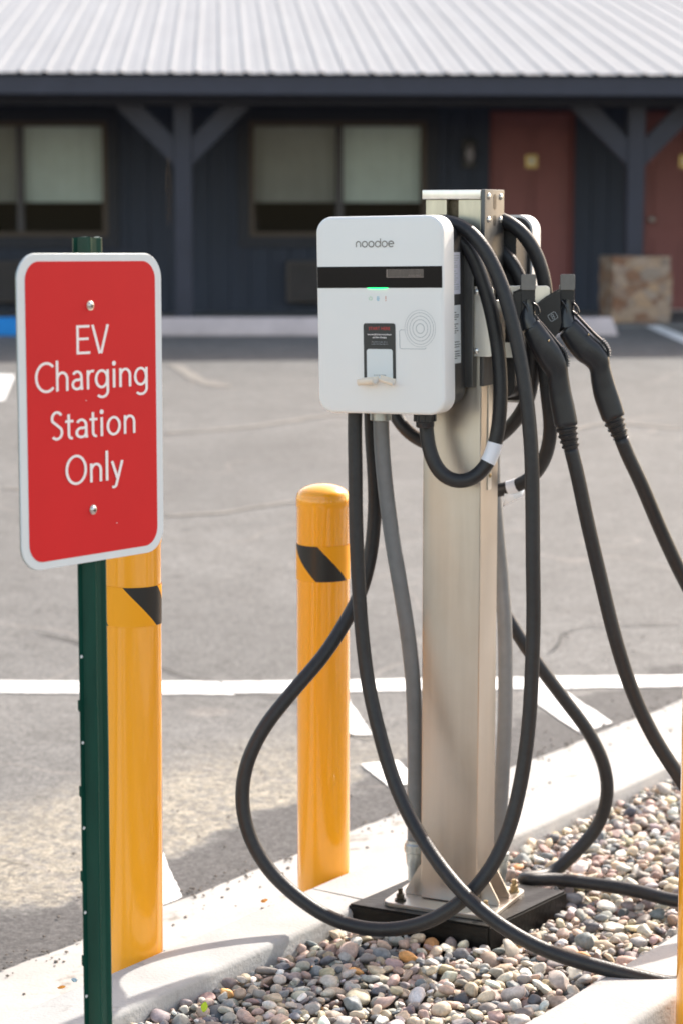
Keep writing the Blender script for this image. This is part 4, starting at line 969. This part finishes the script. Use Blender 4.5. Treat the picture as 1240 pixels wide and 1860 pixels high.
# ================================================================== CABLES WITH CONNECTORS
def zp(x, y): return 870 + x / 4.4286, 480 + y / 4.4286        # measured on an enlargement of the photograph
def connector(root, g, Y):
    """g: measured outline pairs (lower edge, upper edge) of the moulded body plus the paths of its fittings"""
    W3 = lambda q, dy=0.: D(*zp(*q), Y + dy)
    n = 64
    def res(P, n):
        P = catmull(P, .003); c = [0]
        for i in range(1, len(P)): c.append(c[-1] + (P[i] - P[i - 1]).length)
        c = np.array(c); A = np.array([p[:] for p in P]); t = np.linspace(0, c[-1], n); return [Vector([float(np.interp(q, c, A[:, k])) for k in range(3)]) for q in t]
    # sample both edges by pair index so that they stay matched
    def by_index(P, n):
        out = []; m = len(P) - 1
        Q = [P[0] * 2 - P[1]] + P + [P[-1] * 2 - P[-2]]
        for i in range(n):
            u = i / (n - 1) * m; k = min(int(u), m - 1); f = u - k; p0, p1, p2, p3 = Q[k:k + 4]
            out.append(.5 * (2 * p1 + (p2 - p0) * f + (2 * p0 - 5 * p1 + 4 * p2 - p3) * f * f + (3 * p1 - p0 - 3 * p2 + p3) * f ** 3))
        return out
    L0 = by_index([W3(a) for a, b, w in g['body']], n); L1 = by_index([W3(b) for a, b, w in g['body']], n)
    wd = np.interp(np.linspace(0, 1, n), np.linspace(0, 1, len(g['body'])), [w for a, b, w in g['body']])
    bm = bmesh.new(); rings = []; ns = 32
    for i in range(n):
        c = (L0[i] + L1[i]) / 2; h = (L1[i] - L0[i]) / 2; ring = []; e = 1 if 0 < i < n - 1 else .94
        for k in range(ns):
            t = 2 * math.pi * k / ns; ct, st = math.cos(t), math.sin(t); p = 2 / 2.7
            ring.append(bm.verts.new(c + h * (math.copysign(abs(ct) ** p, ct) * e) + Vector((0, 1, 0)) * (wd[i] * math.copysign(abs(st) ** p, st) * e)))
        rings.append(ring)
    for a, b in zip(rings, rings[1:]):
        for k in range(ns): bm.faces.new((a[k], a[(k + 1) % ns], b[(k + 1) % ns], b[k]))
    bm.faces.new(rings[0][::-1]); bm.faces.new(rings[-1])
    con = wobj('connector', bm, 'gun_plastic', root, smooth=True, angle=50)
    iw = Matrix.Translation(root.location).inverted()
    def sub(name, bm, m, **k): bmesh.ops.transform(bm, matrix=iw, verts=bm.verts); return obj(name, bm, m, con, **k)
    side = Vector((0, 1, 0))
    p = [W3(q) for q in g['shroud']]; bm = bmesh.new(); sweep(bm, catmull(p, .005), lambda i: (max(.0125, .0215 - i * .0011), max(.0130, .0205 - i * .0009)), 28, side); sub('plug_shroud', bm, 'gun_trigger', smooth=True, angle=50)
    a, b, w = g['body'][0]; bm = bmesh.new(); c = (W3(a) + W3(b)) / 2; d = ((W3(g['body'][1][0]) + W3(g['body'][1][1])) / 2 - c).normalized()
    sweep(bm, [c - d * .0035, c - d * .0005], lambda i: ((W3(b) - W3(a)).length / 2 * .93, .0195), 28, side); sub('seam', bm, 'holster_black', smooth=True, angle=40)
    p = catmull([W3(q) for q in g['lever']], .003); nn = len(p); bm = bmesh.new()
    sweep(bm, p, lambda i: (.0036 if i > 3 else .0022 + .0004 * i, .0110 if i > 4 else .0080), 20, side); sub('release_lever', bm, 'gun_trigger', smooth=True, angle=60)
    p = catmull([W3(q) for q in g['teeth']], .0012); bm = bmesh.new()
    sweep(bm, p, lambda i: (.0046 + .0019 * (1 if (i // 2) % 2 else -1), .0118), 16, side); sub('thumb_grip', bm, 'gun_trigger', smooth=True, angle=30)
    for hk in g['hooks']:
        p = catmull([W3(q, -.010) for q in hk], .003); bm = bmesh.new(); sweep(bm, p, lambda i: (.0024, .0060), 12, side); sub('latch_hook', bm, 'gun_trigger', smooth=True, angle=0)
    q = W3(g['recess'], -.0195); bm = bmesh.new(); cyl(bm, q, q + Vector((0, .006, 0)), .0024, n=16); sub('screw_recess', bm, 'holster_black')
    q = W3(g['rivet'], -.0212); bm = bmesh.new(); bmesh.ops.create_uvsphere(bm, u_segments=12, v_segments=8, radius=.0022, matrix=Matrix.Translation(q)); sub('rivet', bm, 'bolt_brass', smooth=True)
    p = catmull([W3(q) for q in g['boot']], .0014); nn = len(p); bm = bmesh.new()
    sweep(bm, p, lambda i: (np.interp(i / nn, [0, 1], [.0228, .0170]) * (1 if (i // 4) % 2 else .85),) * 2, 28, side); sub('strain_relief', bm, 'rubber', smooth=True, angle=25)
    return W3(g['boot'][-1])
GUN_L = dict(body=[((352, 556), (474, 436), .0195), ((402, 672), (538, 518), .0212), ((458, 780), (600, 598), .0218), ((508, 852), (658, 682), .0208), ((541, 898), (700, 776), .0188), ((552, 985), (712, 872), .0172), ((564, 1085), (734, 1010), .0170), ((582, 1190), (764, 1146), .0182), ((603, 1306), (791, 1286), .0196)],
    shroud=[(404, 506), (388, 450), (388, 390), (398, 330), (404, 285)], lever=[(398, 356), (440, 410), (520, 502), (604, 604), (655, 664)], teeth=[(652, 662), (686, 708), (702, 762), (700, 820)],
    hooks=[[(345, 300), (374, 338), (388, 395), (384, 440)], [(425, 308), (466, 338), (482, 382), (478, 408)]], recess=(628, 830), rivet=(556, 615), boot=[(697, 1296), (706, 1350), (722, 1420), (736, 1486)])
GUN_R = dict(body=[((642, 574), (768, 434), .0195), ((712, 690), (846, 512), .0212), ((786, 772), (912, 586), .0218), ((846, 812), (972, 640), .0208), ((884, 856), (1034, 730), .0188), ((896, 940), (1050, 822), .0172), ((918, 1060), (1086, 950), .0170), ((950, 1160), (1128, 1074), .0182), ((990, 1268), (1168, 1204), .0196)],
    shroud=[(702, 500), (694, 440), (698, 380), (712, 325), (718, 285)], lever=[(702, 342), (760, 392), (840, 474), (926, 564), (976, 608)], teeth=[(974, 606), (1014, 650), (1033, 694), (1034, 742)],
    hooks=[[(655, 290), (686, 330), (700, 385), (694, 440)], [(752, 310), (780, 340), (797, 380), (795, 402)]], recess=(963, 766), rivet=(876, 568), boot=[(1076, 1240), (1092, 1284), (1116, 1340), (1136, 1392)])

CR = .0150
def cable_thing(name, lab, root_at, pts, tags_):
    o = empty(name, root_at); tag(o, lab, 'charging cable', 'thick black charging cables'); path = smooth_path(catmull(pts, .010), 6)
    bm = bmesh.new(); sweep(bm, path, lambda i: (CR, CR), 20); wobj('cable', bm, 'rubber', o, smooth=True, angle=0)
    for (m, c, ln) in tags_:
        i = min(range(len(path)), key=lambda k: (path[k] - c).length); h = int(ln / .02)
        seg = path[max(i - h, 0):i + h + 1]; bm = bmesh.new(); sweep(bm, seg, lambda i: (CR + .0009,) * 2, 24); wobj('cable_tag', bm, m, o, smooth=True, angle=40)
    return o
YA, YB = 4.362, 4.44
GA = D(*zp(736, 1486), YA); GB = D(*zp(1136, 1392), YB)
# cable A: gland, short U, over the hook, big loop, over the hook again, down the front, off right, back to the connector
A = [(773, 752, 4.40), (774, 790, 4.395), (783, 832, 4.385), (803, 865, 4.378), (832, 877, 4.372), (862, 868, 4.372), (886, 840, 4.375), (901, 795, 4.378), (907, 745, 4.380), (908, 690, 4.385), (903, 630, 4.392), (890, 560, 4.395), (872, 500, 4.40), (848, 447, 4.405), (815, 425, 4.42), (760, 440, 4.45), (705, 500, 4.455), (682, 600, 4.465), (674, 700, 4.475), (674, 780, 4.485), (679, 860, 4.49), (680, 930, 4.50), (672, 1010, 4.50), (655, 1075, 4.49), (628, 1128, 4.475), (588, 1190, 4.45), (530, 1258, 4.42), (478, 1325, 4.40), (448, 1390, 4.385), (440, 1450, 4.375), (452, 1515, 4.36), (485, 1575, 4.345), (535, 1625, 4.325), (595, 1665, 4.30), (660, 1686, 4.27), (725, 1687, 4.24), (790, 1668, 4.22), (845, 1630, 4.215), (888, 1580, 4.225), (922, 1510, 4.24), (945, 1420, 4.255), (959, 1320, 4.265), (965, 1220, 4.275), (968, 1120, 4.285), (967, 1020, 4.29), (966, 900, 4.30), (964, 820, 4.305), (956, 730, 4.315), (944, 650, 4.325), (926, 570, 4.335), (903, 500, 4.35), (873, 444, 4.365), (840, 412, 4.385), (800, 402, 4.42), (740, 420, 4.44), (685, 480, 4.445), (655, 580, 4.44), (646, 690, 4.435), (644, 770, 4.43), (645, 860, 4.425), (646, 950, 4.42), (650, 1050, 4.41), (657, 1150, 4.40), (668, 1240, 4.385), (688, 1330, 4.36), (715, 1420, 4.33), (752, 1500, 4.29), (800, 1574, 4.23), (850, 1632, 4.165), (910, 1682, 4.11), (990, 1726, 4.07), (1090, 1757, 4.045), (1170, 1777, 4.035), (1232, 1788, 4.03)]
A3 = [D(*q) for q in A] + [Vector((.74, 4.06, .012)), Vector((.86, 4.14, .012)), Vector((.93, 4.26, .03)), Vector((.90, 4.36, .10)), D(1290, 1500, 4.38), D(1240, 1422, 4.38), D(1190, 1345, 4.375), D(1150, 1262, 4.37), D(1118, 1165, 4.36), D(1092, 1060, 4.365), D(1064, 940, 4.362), D(1046, 855, 4.36), D(1039, 828, 4.362), GA]
cA = cable_thing('charging_cable', 'black cable looping in front of the pedestal and ending in the left connector', D(940, 700, YA), A3, [('tag_white', D(890, 818, 4.375), .048)])
connector(cA, GUN_L, YA)
# cable B: from the far charger, tag, up behind the connectors, over its hook, an extra turn, down behind the column, out right
Bp = [(880, 893, 4.60), (905, 891, 4.60), (940, 882, 4.585), (972, 860, 4.56), (993, 820, 4.53), (999, 775, 4.51), (994, 725, 4.50), (988, 660, 4.50), (990, 590, 4.50), (991, 535, 4.495), (980, 480, 4.49), (958, 435, 4.49), (930, 407, 4.50), (902, 396, 4.52), (868, 400, 4.58), (830, 450, 4.70), (760, 560, 4.72), (705, 660, 4.72), (708, 730, 4.72), (735, 780, 4.70), (780, 808, 4.69), (840, 815, 4.68), (895, 800, 4.62), (935, 765, 4.58), (960, 720, 4.55), (968, 650, 4.52), (962, 580, 4.51), (948, 520, 4.505), (930, 478, 4.51), (905, 450, 4.53), (868, 440, 4.60), (835, 480, 4.76), (815, 600, 4.80), (815, 760, 4.80), (830, 900, 4.79), (862, 1020, 4.78), (905, 1095, 4.76), (935, 1145, 4.75), (975, 1205, 4.74), (1022, 1268, 4.74), (1068, 1330, 4.74), (1096, 1390, 4.74), (1102, 1445, 4.75), (1085, 1500, 4.76), (1045, 1548, 4.75)]
B3 = [D(*q) for q in Bp] + [G(1000, 1577, .0) + Vector((0, 0, -.012)), G(962, 1592, 0.) + Vector((-.012, -.01, .0)), G(952, 1603, .0) + Vector((0, -.02, .012)), G(1000, 1603, .0) + Vector((0, 0, .008)), G(1080, 1606, 0), G(1150, 1617, 0), G(1235, 1637, .0), Vector((.93, 4.52, .0)), Vector((1.02, 4.60, .03)), Vector((1.06, 4.66, .25)), Vector((1.0, 4.62, .45)), D(1330, 1200, 4.55), D(1282, 1125, 4.52), D(1240, 1050, 4.50), D(1198, 960, 4.48), D(1160, 870, 4.45), D(1135, 818, 4.442), GB]
cB = cable_thing('charging_cable', 'black cable winding behind the pedestal and ending in the right connector', D(1050, 700, YB), B3, [('tag_white', D(930, 886, 4.59), .036)])
connector(cB, GUN_R, YB)
bm = bmesh.new(); q = D(926, 893, 4.585); q2 = D(943, 897, 4.59); b2_ = D(912, 922, 4.585)
rows = [[q + Vector((-.012, 0, .004)), q, q2 + Vector((.01, 0, .01))], [q + Vector((-.014, -.004, -.012)), q + Vector((.006, -.006, -.012)), q2 + Vector((.006, -.003, -.006))], [b2_, b2_ + Vector((.004, .002, .004)), q + Vector((.012, -.002, -.016))]]
shell(bm, rows); tp_ = wobj('tape_tail', bm, 'clear_tape', cB, smooth=True, angle=0); tp_.modifiers.new('thickness', 'SOLIDIFY').thickness = .0003

# ================================================================== CONDUITS
def conduit(pts, lab, foot, rad):
    o = empty('conduit', foot); tag(o, lab, 'conduit', 'grey electrical conduits rising from the ground'); path = smooth_path(catmull(pts, .006), 8)
    bm = bmesh.new(); sweep(bm, path, lambda i: (rad * (1 + .006 * math.sin(i * 2.1)),) * 2, 24); wobj('tube', bm, 'pvc_grey', o, smooth=True, angle=0)
    bm = bmesh.new(); e = path[-1]; c = (e.x, e.y, e.z)
    lathe(bm, [(rad * .9, -.085), (rad * .95, -.055), (rad * 1.12, -.048), (rad * 1.20, -.030), (rad * 1.20, -.022), (rad * 1.38, -.020), (rad * 1.38, -.004), (rad * 1.15, 0), (rad * 1.15, .006)], 32, c); ft = wobj('fitting', bm, 'fitting', o, smooth=True, angle=30)
    bm = bmesh.new(); lathe(bm, [(rad * 1.42, -.0155), (rad * 1.42, -.0085)], 8, c); obj('locknut', bm, 'fitting', ft); bmn = ft.children[0]; bmn.location = -Vector(foot)
    top = path[0]; bm = bmesh.new(); lathe(bm, [(rad * 1.1, -.014), (rad * 1.35, -.012), (rad * 1.35, .010)], 28, tuple(top)); wobj('coupling', bm, 'fitting', o, smooth=True, angle=30); return o
cp = [(691, 752, 4.44), (693, 810, 4.44), (700, 890, 4.445), (712, 980, 4.45), (727, 1070, 4.46), (741, 1160, 4.48), (750, 1250, 4.50), (753, 1350, 4.52), (753, 1440, 4.53), (753, 1530, 4.535)]
conduit([D(*q) for q in cp], 'grey flexible conduit running from the front charger down the left side of the pedestal', D(753, 1600, 4.535), .0165)
cp = [(893, 800, 4.70), (895, 880, 4.70), (901, 960, 4.69), (909, 1040, 4.68), (915, 1120, 4.66), (917, 1210, 4.64), (916, 1310, 4.62), (911, 1410, 4.61), (907, 1480, 4.605), (905, 1545, 4.60)]
conduit([D(*q) for q in cp], 'grey conduit rising behind the right side of the pedestal to the far charger', D(905, 1600, 4.60), .0165)

# ================================================================== SMALL LITTER
def leaf(loc, rot, m, w, l, name, lab, cat):
    bm = bmesh.new(); rows = []
    for i in range(9):
        t = i / 8; ww = w * math.sin(math.pi * (t * .94 + .03)) ** .8; rows.append([(x * ww, (t - .5) * l, .10 * l * math.cos((t - .5) * 2.4) + abs(x) * w * .25) for x in (-1, -.5, 0, .5, 1)])
    shell(bm, rows); o = obj(name, bm, m, smooth=True, angle=0); o.modifiers.new('thickness', 'SOLIDIFY').thickness = .0004; o.location = loc; o.rotation_euler = rot; tag(o, lab, cat)
leaf(G(372, 1829, -.012), (R(68), R(8), R(-8)), 'leaf_yellow', .0065, .020, 'fallen_leaf', 'small bright yellow-green leaf among the pebbles by the kerb', 'leaf')
def chip(p, m, sx, lab):
    bm = bmesh.new(); bmesh.ops.create_icosphere(bm, subdivisions=2, radius=1)
    for v_ in bm.verts: v_.co = Vector((v_.co.x * sx, v_.co.y * sx * .6, v_.co.z * sx * .35)) * (1 + noise.noise(v_.co * 2 + Vector(p) * 5) * .5)
    o = obj('paint_chip', bm, m); o.location = p; o.rotation_euler = (0, 0, random.random() * 3); tag(o, lab, 'debris')
chip(G(480, 1636, .004), 'chip_orange', .0095, 'orange flake lying on the kerb left of the middle bollard')
chip(G(113, 1793, .004), 'chip_orange', .008, 'orange flake lying on the kerb left of the green sign post')
chip(G(136, 1780, .005), 'chip_blue', .009, 'crumpled blue-grey scrap on the kerb beside the green sign post')
bpy.context.view_layer.update()
